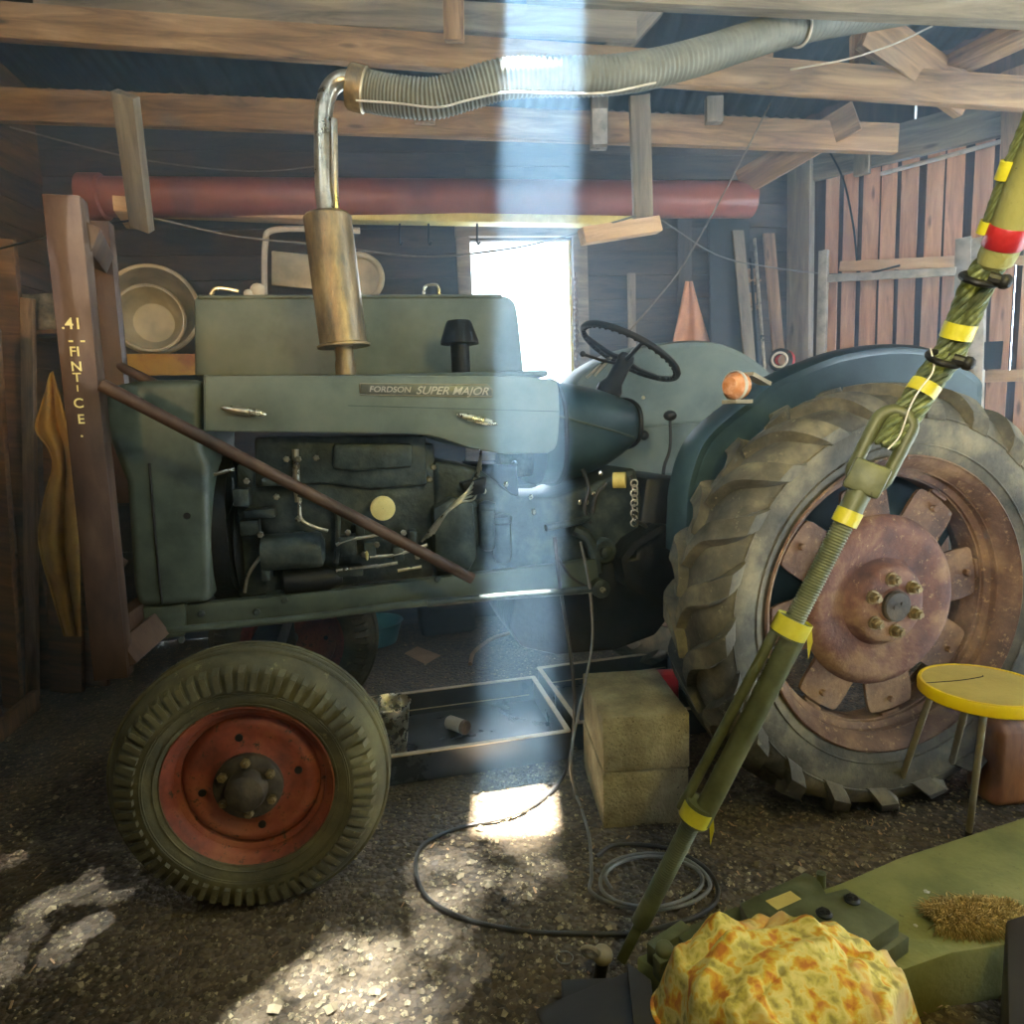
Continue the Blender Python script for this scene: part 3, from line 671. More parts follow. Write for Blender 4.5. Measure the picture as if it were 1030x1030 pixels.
# open lid standing on the far edge
LD = 1.06
lo = [(196, 378), (195, 302), (199, 298)] + spline2([(500, 297), (513, 300), (519, 309), (522, 330), (527, 378)], 4)
mb = MB(); P3 = [tp(x, y, LD) for x, y in lo]; mb.prism(P3, (0, .02, 0)); 
for a_, b_ in (((199, 299), (505, 298)),): mb.tube([tp(*a_, LD), tp(*b_, LD)], .008, 8)
mb.build('bonnet_lid', 'paintlid', TR, bev=.006, ang=50)
MB().tube([tp(426, 297, LD+.01), tp(428, 288, LD+.01), tp(440, 287, LD+.01), tp(442, 297, LD+.01)], .006, 8, 4).build('lid_catch', 'chrome', TR)
# badge
bp0, bp1 = tp(363, 391, NR-.014), tp(495, 393, NR-.014); bx = (bp1-bp0).normalized()
mb = MB(); q = [tp(362, 386, NR-.016), tp(490, 387, NR-.016), tp(495, 392, NR-.016), tp(495, 399, NR-.016), tp(362, 397, NR-.016)]
mb.prism(q, (0, .006, 0)); bg = mb.build('name_badge', 'badge', TR, bev=.002)
MB().tube(q+[q[0]], .0022, 6).build('badge_border', 'legs', bg)
def txt(s, x0, x1, yc, size, shear, par, nm='badge_lettering', m_='white'):
    c_ = (tp(x0, yc, NR-.022)+tp(x1, yc+.8, NR-.022))/2; L = (tp(x1, yc, NR-.018)-tp(x0, yc, NR-.018)).length
    mt = Matrix.Translation(c_) @ Matrix.Rotation(-math.atan2(-(bx.z), bx.x), 4, 'Y').inverted() @ Matrix.Rotation(pi/2, 4, 'X')
    o = text_mesh(s, size, .001, m_, par, nm, Matrix.Identity(4), shear)
    w = max(v.co.x for v in o.data.vertices)-min(v.co.x for v in o.data.vertices)
    o.data.transform(mt @ Matrix.Diagonal((L/w, 1, 1, 1)))
    return o
txt('FORDSON', 371, 413, 391.5, .026, .2, bg); txt('SUPER MAJOR', 418, 491, 393, .036, .35, bg)
for (x0, y0, x1, y1) in ((222, 410, 268, 417), (459, 417, 501, 427)):
    a, b = tp(x0, y0, NR-.03), tp(x1, y1, NR-.03); c_ = (a+b)/2; L = (b-a).length; ang = math.atan2(b.z-a.z, b.x-a.x)
    mb = MB().ball((0, 0, 0), 1, 18, (L/2, .012, .013)); rm = Matrix.Rotation(-ang, 3, 'Y')
    mb.v = [c_+rm @ v for v in mb.v]; mb.cyl(c_, c_+V((0, .03, 0)), .01, 10); mb.build('bonnet_handle', 'chrome', TR)
# --- fuel tank / dash shroud as a lofted body
def loft(secs, n=40):                                # secs: (x, zc, half height, half width, exponent)
    vs = []; fs = []
    for x, zc, h, w, e in secs:
        for j in range(n):
            a = 2*pi*j/n; ca, sa = cos(a), sin(a)
            vs.append(V((x, CEN+w*math.copysign(abs(ca)**(2/e), ca), zc+h*math.copysign(abs(sa)**(2/e), sa))))
    for i in range(len(secs)-1):
        for j in range(n): fs.append((i*n+j, i*n+(j+1) % n, (i+1)*n+(j+1) % n, (i+1)*n+j))
    fs += [list(range(n))[::-1], [(len(secs)-1)*n+j for j in range(n)]]
    return MB().add(vs, fs)
xs0 = tp(549, 380, NR).x; xe = tp(643, 420, .70).x
zt0, zb0 = tp(560, 379, NR).z, tp(565, 500, NR).z
sec = []
for i in range(13):
    f = i/12; x = xs0+(xe-xs0)*f
    top = zt0-.10*f**2.2-(.06 if i == 12 else 0); bot = zb0+.03+.16*f**2.5+(.05 if i == 12 else 0)
    sec.append((x, (top+bot)/2, (top-bot)/2, .298-.10*f**2.2-(.05 if i == 12 else 0), 3.0-.4*f))
ft = loft(sec).build('fuel_tank', 'paintblue', TR, ang=60)
for f_, nm in ((.18, 'tank_band'), (.96, 'tank_band')):
    s_ = sec[int(f_*12)]; pts = []
    for j in range(61):
        a = 2*pi*j/60; pts.append(V((s_[0], CEN+(s_[3]+.004)*math.copysign(abs(cos(a))**(2/s_[4]), cos(a)), s_[1]+(s_[2]+.004)*math.copysign(abs(sin(a))**(2/s_[4]), sin(a)))))
    MB().tube(pts, .009, 8, cap=False).build(nm, 'dark', TR)
MB().tube([V((s[0], CEN-s[3]-.003, 1.385-.01*i)) for i, s in enumerate(sec[:11])], .004, 6).build('tank_seam', 'paint', TR)
# --- steering column and wheel
HUB = tp(629, 362, CEN); tlt = math.radians(31); SN = V((sin(tlt), 0, cos(tlt)))
cb = HUB-SN*.30
MB().lathe([(.062, -.12), (.060, .08), (.050, .13), (.052, .17), (.036, .20), (.032, .30)], cb, SN, 24, True).build('steering_column', 'dark', TR)
WC = HUB+SN*.035; SR = .213
sw = MB().ring(WC, SN, SR, .0125, 56, 10, u=V((0, 1, 0))).build('steering_wheel', 'black', TR)
mb = MB(); mb.lathe([(.03, -.02), (.036, 0), (.03, .02), (.012, .028)], HUB, SN, 20, True)
ux = V((cos(tlt), 0, -sin(tlt)))
for a in (.35, .35+2*pi/3, .35+4*pi/3):
    d = YV*sin(a)+ux*cos(a)
    mb.tube([HUB+d*.02, HUB+d*.08+SN*.004, WC+d*(SR-.004)], (.0115, .008), 8, 4)
mb.build('wheel_spokes', 'black', sw)
mb = MB(); N_ = 40
for i in range(N_):
    a = 2*pi*i/N_; d = YV*sin(a)+ux*cos(a); mb.ball(WC+d*(SR-.009)-SN*.006, .0085, 8)
o = mb.build('finger_grips', 'black', sw); o['kind'] = 'stuff'
MB().tube([tp(586, 356, CEN), tp(604, 362, CEN), tp(622, 366, CEN)], .006, 8).ball(tp(586, 356, CEN), .012).build('throttle_lever', 'black', TR)
mb = MB()
for a_, b_ in (((590, 380), (612, 360)), ((598, 378), (616, 358))): mb.tube([tp(*a_, CEN+.1), tp(*b_, CEN+.05)], .006, 8)
mb.each('control_rod', 'pipe', TR)
mb = MB()
for (x, y, r) in ((647, 400, .008), (643, 418, .006), (644, 440, .006)): mb.ball(tp(x, y, .68), r)
mb.each('dash_knob', 'chrome', TR)
# --- air pre-cleaner
b_ = tp(464, 378, CEN); tpz = tp(462, 322, CEN); H_ = tpz.z-b_.z
MB().lathe([(.052, -.01), (.050, .0), (.036, .01), (.036, H_*.56), (.072, H_*.57), (.072, H_*.63), (.05, H_*.94), (.044, H_*.985), (.0005, H_)], b_, (0, 0, 1), 28).build('air_precleaner', 'dark', TR)
# --- exhaust: stub, muffler, outlet pipe
mp0, mp1 = tp(346, 349, .78), tp(329, 216, .78); ax = (mp1-mp0).normalized(); L = (mp1-mp0).length
mu = MB().lathe([(.001, 0), (.094, 0), (.094, .008), (.084, .012), (.083, L-.03), (.084, L-.01), (.076, L), (.001, L)], mp0, ax, 40)
mu = mu.build('muffler', 'muff', TR)
st = tp(348, 376, .78); MB().lathe([(.034, -.02), (.036, 0), (.036, .04), (.032, .05), (.034, .16)], st, (mp0-st), 24, True).build('exhaust_stub', 'muff', mu)
p1, p2, p3, p4 = mp1-ax*.03, tp(326, 190, .78), tp(325, 130, .78), tp(327, 104, .78)
MB().tube([p1, p2, p3, p4, tp(333, 88, .78), tp(345, 80, .77), tp(358, 84, .76), tp(364, 88, .75)], .031, 18, 6).build('outlet_pipe', 'pipe', mu)
MB().tube([p1+V((.03, 0, 0)), tp(337, 190, .76), tp(336, 120, .76)], .012, 10).build('drain_tube', 'pipe', mu)
# --- chassis rail and front casting
mb = MB(); sprism(mb, [(140, 612), (205, 607), (340, 594), (470, 578), (560, 568), (600, 562), (604, 592), (560, 596), (420, 610), (200, 634), (150, 644)], .555, .60); mirror_y(mb)
mb.build('chassis_rail', 'paint', TR, bev=.005)
mb = MB(); sprism(mb, [(140, 612), (186, 607), (186, 640), (152, 645), (146, 640)], .535, 2*CEN-.535); mb.build('front_casting', 'paint', TR, bev=.01)
mb = MB()
for x, y in ((178, 622), (202, 618), (258, 616), (182, 644), (286, 604), (440, 583)): p = tp(x, y, .545); mb.lathe([(.012, 0), (.012, -.012), (.008, -.015)], p+V((0, .012, 0)), YV, 6, True)
mb.each('rail_bolt', 'engine', TR)
mb = MB(); mb.tube([tp(150, 636, .54), tp(300, 622, .54), tp(430, 606, .52), tp(600, 593, .50)], .0125, 10, 4); 
dl = mb.build('drag_link', 'paint', TR)
MB().tube([tp(430, 607, .5), tp(500, 600, .5), tp(603, 592, .5)], .013, 12).lathe([(.034, -.03), (.034, .012), (.018, .018)], tp(604, 592, .5), -YV, 20, True).build('link_rod', 'engine', TR)
MB().cyl(tp(604, 592, .5)+V((0, -.018, 0)), tp(604, 592, .5)+V((0, -.026, 0)), .011, 8).build('link_nut', 'chrome', TR)
# --- engine
E0 = .64
mb = MB(); sprism(mb, [(238, 468), (300, 452), (436, 446), (440, 500), (436, 580), (240, 600)], E0, 2*CEN-E0); en = mb.build('engine_block', 'engine', TR, bev=.008)
mb = MB(); sprism(mb, [(256, 440), (428, 438), (430, 488), (372, 492), (330, 486), (256, 490)], E0-.03, 1.0); mb.build('cylinder_head', 'engine', en, bev=.01)
mb = MB(); sprism(mb, [(335, 446), (415, 446), (415, 470), (360, 474), (335, 472)], E0-.06, .8); mb.build('rocker_cover', 'engine', en, bev=.012)
a, b = tp(262, 556, E0-.05), tp(330, 552, E0-.05)
MB().lathe([(.03, 0), (.058, .006), (.062, .02), (.062, .19), (.058, .2), (.035, .21)], a, b-a, 28, True).build('dynamo', 'engine', en)
a, b = tp(284, 586, E0-.04), tp(345, 580, E0-.04); MB().lathe([(.03, 0), (.045, .01), (.045, .15), (.02, .2)], a, b-a, 24, True).build('starter_motor', 'dark', en)
c_ = tp(236, 552, .70)
MB().lathe([(.14, 0), (.15, .008), (.13, .016), (.15, .024), (.14, .032), (.04, .04)], c_, (1, 0, 0), 40, True).build('fan_pulley', 'dark', en)
mb = MB(); mb.lathe([(.24, 0), (.26, 0), (.26, .08), (.24, .08)], tp(212, 535, .70)+V((0, .1, 0)), (1, 0, 0), 48); mb.build('fan_shroud', 'dark', en)
mb = MB(); c_ = tp(222, 535, .75)+V((0, .07, 0)); mb.cyl(c_, c_+V((.03, 0, 0)), .04, 16)
for i in range(4):
    a = i*pi/2+.4; d = V((0, cos(a), sin(a))); s_ = V((.02, -sin(a)*.05, cos(a)*.05)); mb.add([c_+d*.03-s_, c_+d*.21-s_*1.2, c_+d*.21+s_*1.2, c_+d*.03+s_, c_+d*.03-s_+V((.004, 0, 0)), c_+d*.21-s_*1.2+V((.004, 0, 0)), c_+d*.21+s_*1.2+V((.004, 0, 0)), c_+d*.03+s_+V((.004, 0, 0))], [(0, 1, 2, 3), (7, 6, 5, 4), (0, 4, 5, 1), (1, 5, 6, 2), (2, 6, 7, 3), (3, 7, 4, 0)])
mb.build('fan', 'dark', en)
c_ = tp(385, 511, E0-.09)
MB().lathe([(.026, .09), (.026, .01), (.040, .008), (.042, 0), (.042, -.012), (.036, -.016), (.001, -.016)], c_, YV, 32).build('oil_filler_cap', 'cream', en)['label'] = 'round cream yellow filler cap'
a = tp(297, 452, E0-.04); MB().tube([a, tp(298, 480, E0-.04), tp(300, 505, E0-.04)], .012, 10).build('breather_pipe', 'pipe', en)
a = tp(337, 520, E0-.05); MB().tube([tp(300, 497, E0-.05), tp(320, 504, E0-.05), tp(338, 514, E0-.05), tp(340, 540, E0-.05), tp(338, 566, E0-.05)], .009, 10, 5).build('water_pipe', 'engine', en)
mb = MB()
for pts in (((301, 505), (303, 522), (316, 530), (330, 534)), ((338, 548), (352, 543), (368, 540), (386, 537)), ((338, 574), (360, 571), (380, 569)), ((372, 560), (398, 558), (430, 548)), ((378, 570), (400, 566)), ((400, 574), (424, 570)), ((212, 478), (236, 472)), ((262, 560), (250, 578), (246, 596))):
    mb.tube([tp(x, y, E0-.06) for x, y in pts], .006, 8, 4)
mb.each('oil_pipe', 'pipe', en)
mb = MB()
for x, y, w, h in ((244, 500, .05, .06), (272, 484, .05, .025), (286, 484, .05, .025), (252, 530, .06, .05), (262, 516, .10, .03), (300, 540, .04, .03), (350, 548, .06, .07), (362, 530, .03, .05), (372, 552, .04, .06), (352, 574, .09, .03), (400, 556, .04, .05), (276, 600, .05, .03), (268, 568, .03, .10), (415, 540, .03, .05)): mb.box(tp(x, y, E0-.03), (w, .07, h))
mb.each('engine_fitting', 'engine', en, bev=.006)
mb = MB()
for x, y in ((248, 484), (278, 500), (300, 522), (318, 560), (366, 558), (379, 548), (392, 541), (406, 536), (420, 560), (350, 536), (262, 538), (288, 462), (300, 462), (318, 461), (436, 470), (432, 482)): mb.lathe([(.011, 0), (.011, -.014), (.007, -.018)], tp(x, y, E0-.075)+V((0, .01, 0)), YV, 6, True)
mb.each('engine_bolt', 'pipe', en)
p = tp(369, 559, E0-.10); MB().cyl(p, p+V((0, .05, 0)), .006, 8).ball(p, .011, 10, (.6, 1, 1.6)).build('dipstick', 'cream', en)
# fuel injection pump, filters and lines at the back of the engine
mb = MB(); sprism(mb, [(436, 512), (455, 500), (476, 506), (480, 560), (470, 578), (438, 574)], .56, .72); mb.build('injection_pump', 'engine', en, bev=.01)
mb = MB()
for i in range(5):
    y_ = 506-i*2; mb.tube([tp(424+i*3, 545-i*2, .56), tp(440+i*3, 524-i*3, .54), tp(462+i*2, 506-i*3, .54), tp(478, 500-i*5, .58), tp(484, 470-i*4, .66)], .0042, 6, 6)
mb.each('injector_pipe', 'pipe', en)
for x, y, r in ((474, 524, .024), (490, 527, .03), (505, 540, .034)):
    p = tp(x, y, .60); MB().lathe([(.012, -.10), (r*.8, -.092), (r, -.07), (r, .05), (r*1.15, .055), (r*1.15, .075), (.01, .085)], p, (0, 0, 1), 20, True).build('fuel_filter', 'engine', en)
mb = MB(); sprism(mb, [(464, 486), (490, 480), (488, 496), (470, 500)], .56, .7); sprism(mb, [(474, 466), (520, 468), (522, 500), (500, 508), (478, 500)], .68, .9); mb.build('filter_head', 'dark', en, bev=.006)
p = tp(516, 466, .78); MB().lathe([(.05, 0), (.055, .02), (.055, .12), (.05, .13)], p+V((-.06, 0, 0)), (1, 0, 0), 24, True).build('vacuum_canister', 'pipe', en)
mb = MB()
for x, y in ((509, 487), (534, 500), (537, 515), (588, 477), (590, 505), (583, 505), (597, 497), (470, 497), (487, 494), (604, 476)): mb.ball(tp(x, y, .60), .009, 8, (1, 1, 1.3))
mb.each('pipe_union', 'chrome', en)
# bell housing and gearbox
mb = MB(); sprism(mb, [(436, 462), (480, 470), (520, 500), (560, 500), (640, 470), (650, 520), (655, 600), (600, 650), (560, 648), (520, 600), (480, 590), (440, 586)], .62, 2*CEN-.62); gb = mb.build('gearbox', 'engine', TR, bev=.02, seg=3)
mb = MB(); sprism(mb, [(480, 590), (518, 600), (512, 632), (524, 652), (560, 660), (620, 655), (660, 640), (690, 600), (690, 480), (650, 480), (640, 560)], .60, 2*CEN-.60); mb.build('transmission_case', 'dark', gb, bev=.02)
MB().lathe([(.05, 0), (.05, .03), (.04, .04)], tp(605, 553, .60), -YV, 24, True).lathe([(.022, .0), (.022, .06), (.012, .065)], tp(605, 553, .60), -YV, 16, True).build('pedal_shaft', 'engine', gb)
mb = MB(); mb.tube([tp(549, 531, .52), tp(575, 526, .54), tp(592, 521, .56)], .013, 10); mb.tube([tp(576, 532, .58), tp(590, 540, .58), tp(598, 560, .58), tp(600, 576, .58)], .024, 10, 5); mb.build('clutch_pedal', 'engine', gb)
mb = MB(); mb.lathe([(.03, 0), (.03, .045)], tp(617, 483, .56), V((.9, -.5, 0)), 24, True); mb.build('hydraulic_cap', 'strip', gb)['label'] = 'yellow screw cap'
mb = MB()
for pts in (((586, 472), (592, 490), (588, 512), (594, 526)), ((610, 486), (600, 498), (596, 516)), ((634, 478), (638, 496), (636, 512), (640, 524)), ((560, 560), (574, 580), (590, 590)), ((640, 524), (650, 530), (654, 540))): mb.tube([tp(x, y, .56) for x, y in pts], .007, 8, 5)
mb.each('brake_cable', 'cable', gb)
mb = MB(); 
for i in range(9): mb.ring(tp(638+.6*(i % 2), 486+i*5, .52), V((1, .3*(i % 2), .2)) if i % 2 else V((.2, 1, 0)), .013, .003, 12, 5)
mb.build('check_chain', 'pipe', gb)
# levers
k1 = tp(674, 418, CEN-.05); MB().ball(k1, .027, 16, (1, 1, .8)).build('gear_knob', 'black', MB().tube([k1, tp(674, 450, CEN-.05), tp(668, 470, CEN-.05), tp(666, 492, CEN-.05)], (.006, .008), 8, 5).lathe([(.05, -.02), (.035, .02), (.02, .05)], tp(666, 496, CEN-.05), (0, 0, 1), 20, True).build('gear_lever', 'dark', TR))
k1 = tp(648, 438, CEN); MB().ball(k1, .02, 14).build('lever_knob', 'black', MB().tube([k1, tp(634, 441, CEN), tp(622, 446, CEN)], .007, 8).build('hand_lever', 'pipe', TR))
# foot plate
mb = MB(); q = [tp(625, 562, .50), tp(637, 546, .50), tp(664, 529, .50), tp(700, 532, .50), tp(700, 538, .50), tp(666, 536, .50), tp(642, 550, .50), tp(630, 566, .50), tp(636, 585, .50), tp(690, 618, .50), tp(690, 624, .50), tp(630, 590, .50)]
mb.prism(q, (0, .26, 0)); mb.build('foot_plate', 'dark', TR)
# --- fenders
def fender(edge, dn, df, mat, flip):
    pts = cr_path([V((x, 0, z)) for x, z in edge], 8); mb = MB(); rows = []
    for i, p in enumerate(pts):
        t = (pts[min(i+1, len(pts)-1)]-pts[max(i-1, 0)]).normalized(); nr = V((-t.z, 0, t.x)); nr = nr if nr.dot(p-V((0, 0, .717))) > 0 else -nr
        w = df-dn; sec = [(0, -.022), (-.004*w, .0), (.12*w, .012), (.5*w, .02), (.9*w, .012), (w, -.015), (w, -.03)]
        top = [p+nr*h+V((0, dn+y, 0)) for y, h in sec]; rows.append(top+[q-nr*.005+V((0, .003 if j < 3 else -.003, 0)) for j, q in list(enumerate(top))[::-1]])
    m_ = len(rows[0]); n = len(rows)-1; fs = []
    for i in range(n):
        for j in range(m_): fs.append((i*m_+j, i*m_+(j+1) % m_, (i+1)*m_+(j+1) % m_, (i+1)*m_+j))
    fs += [list(range(m_))[::-1], [n*m_+j for j in range(m_)]]
    mb.add([v for r in rows for v in r], fs); fo = mb.build('rear_fender', mat, TR, ang=50)
    ds = dn if flip else df-.006
    lo_ = [V((p.x, ds, p.z)) for p in pts]; x1 = pts[-1].x
    lo_ += [V((x1-.02, ds, 1.0)), V((.40, ds, .70)), V((-.10, ds, .62)), V((pts[0].x+.02, ds, .60))]
    MB().prism(lo_, (0, .007, 0)).build('fender_side', mat, fo, ang=50)
    mb = MB()
    for k_ in (.35, .55):
        p = pts[int(k_*n)]; mb.tube([V((p.x, df-.02, p.z-.03)), V((p.x, (dn+df)/2, p.z-.012)), V((p.x, dn+.02, p.z-.01))], .006, 6, 4)
    mb.each('fender_stay', 'dark', fo)
    if flip == 1:
        mb = MB()
        for h in (1.30, 1.06): mb.tube([V((pts[0].x+.06, dn-.006, h)), V((-.2, dn-.006, h+.02)), V((.3, dn-.006, h+.03))], .006, 6)
        mb.each('fender_rib', mat, fo)
    return fo
fender([(-.585, .88), (-.58, 1.0), (-.565, 1.13), (-.50, 1.275), (-.34, 1.395), (-.20, 1.475), (.063, 1.555), (.372, 1.565), (.615, 1.46), (.645, 1.39)], .33, .47, 'paintblue', 2)
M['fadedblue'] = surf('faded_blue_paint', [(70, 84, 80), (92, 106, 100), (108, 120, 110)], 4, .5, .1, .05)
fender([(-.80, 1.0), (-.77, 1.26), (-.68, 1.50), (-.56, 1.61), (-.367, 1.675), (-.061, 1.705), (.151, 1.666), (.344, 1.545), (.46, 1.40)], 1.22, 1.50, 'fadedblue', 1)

# amber side lamp and bracket on the near fender
p = tp(741, 388, .20); lm = MB().lathe([(.0, -.035), (.030, -.034), (.042, -.02), (.046, .0), (.042, .02), (.028, .036), (.0005, .04)], p, V((-1, -.35, 0)), 24).build('side_lamp', 'glow', TR)
MB().bar(tp(733, 404, .20), tp(750, 404, .22), .012, .06).bar(tp(752, 376, .20), tp(770, 386, .22), .012, .05).build('lamp_bracket', 'legs', lm)
MB().lathe([(.046, .0), (.049, .006), (.049, .012), (.046, .016)], p, V((-1, -.35, 0)), 24).build('lamp_ring', 'white', lm)
# pan seat (behind the near wheel)
mb = MB(); n = 20; vs = []; fs = []
for i in range(n+1):
    for j in range(n+1):
        u, v_ = i/n*2-1, j/n*2-1; rr = .22; X = u*math.sqrt(1-v_*v_/2)*rr; Y = v_*math.sqrt(1-u*u/2)*rr; r2 = (X*X+Y*Y)/rr**2
        vs.append((.02+X, CEN+Y, 1.02+.05*r2+.09*max(0, X/rr)**3))
for i in range(n):
    for j in range(n): a = i*(n+1)+j; fs.append((a, a+1, a+n+2, a+n+1))
mb.add(vs, fs); mb.add([V(v)-V((0, 0, .006)) for v in vs], [f[::-1] for f in fs]); mb.build('pan_seat', 'rust', TR, ang=60)
MB().bar((.0, CEN, 1.02), (.12, CEN, .88), .01, .06).build('seat_spring', 'dark', TR)
# --- loader mast at the front: two channel posts, cross piece, two tube braces
def channel(name, a, b, w, dep, mat):
    a, b = V(a), V(b); x = (b-a).normalized(); s_ = x.cross(YV).normalized()
    mb = MB(); mb.bar(a, b, w, .008, YV)
    for k_ in (-1, 1): mb.bar(a+s_*(w/2-.004)*k_+YV*dep/2, b+s_*(w/2-.004)*k_+YV*dep/2, .008, dep, YV)
    return mb.build(name, mat, TR, bev=.002)
PD = .30
pt, pb = tp(61.5, 196, PD), tp(112, 683, PD)
post = channel('mast_post', pt, pb, .088, .055, 'steelred')
DF = 1.25
pt2 = V((pt.x, DF, pt.z)); pb2 = V((pb.x, DF, pb.z)); q0, q1 = tp(95, 222, .95), tp(112, 388, .95)
channel('mast_post', q0, q1+(q1-q0)*.75, .09, .055, 'steelred')
MB().bar(tp(84, 236, .33), tp(102, 262, .95), .07, .06).build('mast_cross_piece', 'steelred', TR, bev=.003)
MB().bar(tp(122, 660, .32), tp(160, 628, .56), .08, .05).bar(tp(112, 560, .32), tp(122, 566, .50), .03, .03).bar(pb+V((0, .05, .12)), V((pb.x+.02, .95, pb.z+.12)), .08, .05).build('mast_mount', 'steelred', TR, bev=.003)
MB().tube([tp(102, 387, .27), tp(475, 582, .36)], .0185, 16).build('mast_brace', 'steelred', TR)
MB().tube([tp(116, 366, .97), tp(152, 384, .9), tp(200, 410, .9)], .017, 14).build('mast_brace', 'steelred', TR)
# chalk writing down the post
pn = (pb-pt).normalized()
def chalk(s, x, y, size):
    c_ = tp(x, y, PD-.006); ang = math.atan2(pn.x, -pn.z)
    o = text_mesh(s, size, .0006, 'chalk', post, 'chalk_writing', Matrix.Translation(c_) @ Matrix.Rotation(-ang, 4, 'Y').inverted().inverted() @ Matrix.Rotation(pi/2, 4, 'X'))
for s, x, y, z_ in (('.41', 72, 326, .042), ('-', 71, 342, .04), ('-', 83, 342, .04), ('FI', 75, 354, .036), ('N', 77, 369, .036), ('T', 77.5, 380, .034), ('I', 78, 391, .024), ('C', 79, 406, .036), ('E', 81.5, 422, .036), ('.', 82, 435, .04)):
    chalk(s, x, y, z_)
# ------------------------------------------------------------------ things in the shed
def proj(p):
    v = V(p)-EY; dd = v.dot(FW); return 515+FPX*v.dot(CR)/dd, 515-FPX*v.dot(CU)/dd
def DP(x, y, dep): return EY+ray(x, y)*dep
def on_line(A, B, y):                                # point of segment A-B whose picture height is y
    lo, hi = -.3, 1.3
    for _ in range(40):
        m_ = (lo+hi)/2
        if (proj(A.lerp(B, m_))[1]-y) > 0: lo = m_
        else: hi = m_
    return A.lerp(B, (lo+hi)/2)
def single(mb, name, mat, label, cat, group=None, kind=None, **k):
    c = sum(mb.v, V((0, 0, 0)))/len(mb.v); c.z = min(v.z for v in mb.v)
    return tag(mb.build(name, mat, loc=c, **k), label, cat, group, kind)
# --- two concrete blocks
f0, f1 = G(607, 834), G(693, 828); bdir = (f1-f0).normalized(); bin_ = V((-bdir.y, bdir.x, 0)); W_ = (f1-f0).length; DPT = .40
def cblock(z0, z1, label, dx=0):
    mb = MB(); q = [f0+bdir*dx, f0+bdir*(W_+dx), f0+bdir*(W_+dx)+bin_*DPT, f0+bdir*dx+bin_*DPT]
    mb.hexa([V((p.x, p.y, z0)) for p in q]+[V((p.x, p.y, z1)) for p in q])
    single(mb, 'concrete_block', 'block', label, 'block', 'concrete blocks by the drip tray', bev=.006)
cblock(0, .196, 'lower rough concrete block standing on the gravel beside the drip tray'); cblock(.199, .39, 'upper mossy concrete block lying on top of the other block', .004)
# --- drip trays
def tray(corn, zr, label, name='drip_tray', zf=0.012):
    P_ = [G(x, y, zr) for x, y in corn]; c = sum(P_, V((0, 0, 0)))/4; c.z = 0
    e = empty(name, c, 0, label, 'tray', 'steel drip trays under the tractor'); P_ = [p-c for p in P_]
    mb = MB(); th = .006
    fl = [V((p.x, p.y, zf)) for p in P_]; mb.prism(fl, (0, 0, .004))
    for i in range(4):
        a, b = P_[i], P_[(i+1) % 4]; d = (b-a).normalized(); n = V((-d.y, d.x, 0))
        mb.hexa([V((a.x, a.y, zf)), V((b.x, b.y, zf)), V((b.x, b.y, zf))+n*th, V((a.x, a.y, zf))+n*th, a, b, b+n*th, a+n*th])
    o = mb.build('pan', 'tray', e)
    mb = MB()
    for i in range(4):
        a, b = P_[i], P_[(i+1) % 4]; d = (b-a).normalized(); n = V((-d.y, d.x, 0))
        mb.hexa([a-n*.006, b-n*.006, b+n*.016, a+n*.016, a-n*.006+V((0, 0, .005)), b-n*.006+V((0, 0, .005)), b+n*.016+V((0, 0, .005)), a+n*.016+V((0, 0, .005))])
    mb.build('folded_rim', 'trayrim', e)
    mb = MB(); a, b = P_[3].lerp(P_[2], .03), P_[3].lerp(P_[2], .97); mb.tube([V((a.x, a.y-.02, zf+.035)), V((b.x, b.y-.02, zf+.035))], .003, 6); mb.build('weld_line', 'trayrim', e)
    return e
tray([(330, 771), (573, 736), (537, 681), (340, 706)], .125, 'long black steel drip tray lying between front wheel and concrete blocks')
tray([(581, 728), (720, 710), (672, 655), (541, 672)], .125, 'second black steel drip tray lying behind the concrete blocks')
c = G(460, 729, .05); e = empty('oil_filter', V((c.x, c.y, .016)), 0, 'small white canister with copper end lying in the long drip tray', 'filter')
d = V((.75, -.6, 0)).normalized()
MB().lathe([(.001, -.055), (.026, -.054), (.030, -.048), (.030, .040), (.001, .040)], (0, 0, .034), d, 24).build('can', 'white', e)
MB().lathe([(.031, .036), (.031, .052), (.026, .056), (.012, .050), (.001, .050)], (0, 0, .034), d, 24).build('end_ring', M['rust'], e)
# --- bucket behind front tyre
c = G(376, 752); MB_ = MB().lathe([(.001, .004), (.060, .004), (.085, .225), (.092, .23), (.088, .235), (.080, .225), (.056, .01), (.001, .01)], (0, 0, 0), (0, 0, 1), 36)
b_ = MB_.build('metal_bucket', 'chrome'); b_.location = (-.535, 2.60, 0.01); tag(b_, 'shiny metal bucket half hidden behind the front tyre', 'bucket')
